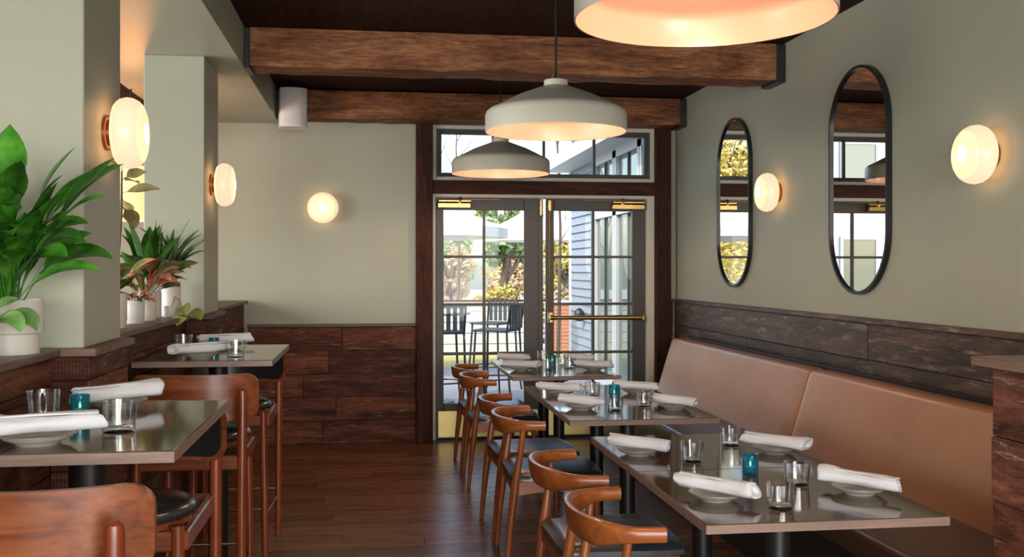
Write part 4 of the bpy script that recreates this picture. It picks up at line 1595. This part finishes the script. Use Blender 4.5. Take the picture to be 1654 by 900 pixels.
def tree(x, y, h, rx, rz_, zc, m, n, label, seed, size=.14):
    rnd = random.Random(seed)
    t = empty('tree', (x, y, -.04), 0, label, 'tree', 'trees beyond the patio')
    tk = [(0, 0, 0), (.05 * rnd.uniform(-1, 1), 0, h * .3), (.2 * rnd.uniform(-1, 1), 0, h * .6), (.1, 0, h * .9)]
    MB().tube(tk, [.16, .12, .08, .02], 8).build('trunk', 'bark', t)
    br = MB()
    for k in range(9):
        a = rnd.uniform(0, 2 * PI)
        z0 = h * rnd.uniform(.3, .7)
        br.tube([(0, 0, z0), (rx * .4 * math.cos(a), rx * .4 * math.sin(a), z0 + h * .12), (rx * .8 * math.cos(a), rx * .8 * math.sin(a), z0 + h * .28)], [.05, .03, .008], 6)
    br.build('branches', 'bark', t)
    vs_, fs = [], []
    blobs = [(rnd.uniform(-.65, .65) * rx, rnd.uniform(-.65, .65) * rx, zc + rnd.uniform(-.6, .6) * rz_, rnd.uniform(.25, .5)) for _ in range(16)]
    for i in range(n):
        bx, by, bz, bs = rnd.choice(blobs)
        d = Vector((rnd.gauss(0, 1), rnd.gauss(0, 1), rnd.gauss(0, 1))).normalized() * (rnd.random() ** .4)
        p = Vector((bx, by, bz)) + Vector((d.x * rx * bs, d.y * rx * bs, d.z * rz_ * bs))
        if p.z < .1:
            continue
        u = Vector((rnd.gauss(0, 1), rnd.gauss(0, 1), rnd.gauss(0, 1))).normalized()
        w = u.orthogonal().normalized()
        s = size * rnd.uniform(.6, 1.3)
        o = len(vs_)
        vs_ += [p - u * s, p + w * s * .45, p + u * s, p - w * s * .45]
        fs.append((o, o + 1, o + 2, o + 3))
    cr_ = MB().add(vs_, fs)
    me = bpy.data.meshes.new('foliage')
    me.from_pydata(cr_.v, [], cr_.f)
    f = mesh_obj('foliage', me, m, t)
    f['kind'] = 'stuff'


tree(3.35, 25.4, 3.5, 0.75, 0.85, 2.3, 'tree_g', 3000, 'green leafy tree above the parasol', 1)
tree(4.95, 25.6, 2.9, 0.7, 0.9, 1.9, 'tree_y', 2400, 'bright yellow tree beyond the railing', 2)
tree(-1.9, 20.6, 5.5, 1.5, 2.2, 2.8, 'tree_y', 9000, 'yellow-green tree reflected in the mirror nearer the doors', 6, .08)
for k, (bx, by, br, bh, mm, lb) in enumerate([
        (1.65, 22.6, .55, 1.3, 'tree_o', 'low tan bush at the left edge of the left door view'),
        (2.85, 22.8, .55, 1.2, 'tree_y', 'low yellow bush in the middle of the left door view'),
        (4.05, 22.5, .55, 1.2, 'tree_o', 'tan bush just left of the door meeting stiles'),
        (2.2, 29.5, .9, 2.5, 'tree_o', 'tall tan bush behind the left end of the garden wall'),
        (4.05, 29.6, .9, 2.3, 'tree_o', 'tall tan bush straight behind the green tree'),
        (5.9, 29.5, .9, 2.4, 'tree_y', 'tall yellow bush far behind the brick pier'),
        (2.6, 36.0, 1.2, 3.3, 'tree_g', 'green treetops farthest left in the background'),
        (5.1, 36.2, 1.2, 3.3, 'tree_y', 'yellow treetops in the middle of the background'),
        (7.6, 36.0, 1.2, 3.2, 'tree_o', 'broad tan tree farthest away at the right')]):
    tree(bx, by, bh, br, bh * .42, bh * .5, mm, int(2600 * br), lb, 20 + k, .10)


def sapling(x, y, h, label, seed):
    rnd = random.Random(seed)
    t = empty('bare_sapling', (x, y, -.03), 0, label, 'tree', 'bare saplings beyond the patio')
    MB().tube([(0, 0, 0), (.04, 0, h * .4), (-.02, 0, h * .75), (.05, 0, h)], [.035, .026, .014, .004], 7).build('trunk', 'bark', t)
    b = MB()
    for k in range(13):
        a = rnd.uniform(0, 2 * PI)
        z = h * rnd.uniform(.3, .9)
        ln = h * rnd.uniform(.12, .22)
        b.tube([(0, 0, z), (ln * .45 * math.cos(a), ln * .45 * math.sin(a), z + ln * .6), (ln * .7 * math.cos(a), ln * .7 * math.sin(a), z + ln * 1.3)], [.010, .006, .002], 5)
    b.build('branches', 'bark', t)


sapling(1.15, 18.6, 5.2, 'bare sapling rising into the left of the transom view', 1)
sapling(1.60, 19.0, 5.0, 'bare sapling behind the farthest pendant in the transom view', 2)
sapling(3.05, 16.4, 5.2, 'bare sapling just left of the clapboard corner', 3)
hs_ = empty('grey_house', (-7.0, 21.0, -.04), 0, 'pale grey house across the road, seen in the larger mirror', 'building')
MB().box(-3, 2.2, 0, 5, 0, 5).build('wall', 'wall_out', hs_, None)
MB().add([(-3.3, -.3, 5), (2.5, -.3, 5), (2.5, 5.3, 5), (-3.3, 5.3, 5), (-3.3, 2.5, 7), (2.5, 2.5, 7)], [(0, 1, 5, 4), (2, 3, 4, 5), (1, 2, 5), (3, 0, 4), (0, 3, 2, 1)]).build('roof', 'out_mesh', hs_, None)
for xw in (-2.2, -.4, 1.1):
    for zw in (.9, 3.0):
        w_ = rect_frame(xw, xw + .9, zw, zw + 1.3, .07, -.04, .0).build('window', 'white_out', hs_, None)
        MB().box(xw + .07, xw + .83, -.02, -.012, zw + .07, zw + 1.23).build('pane', 'glass_dark', w_, None)
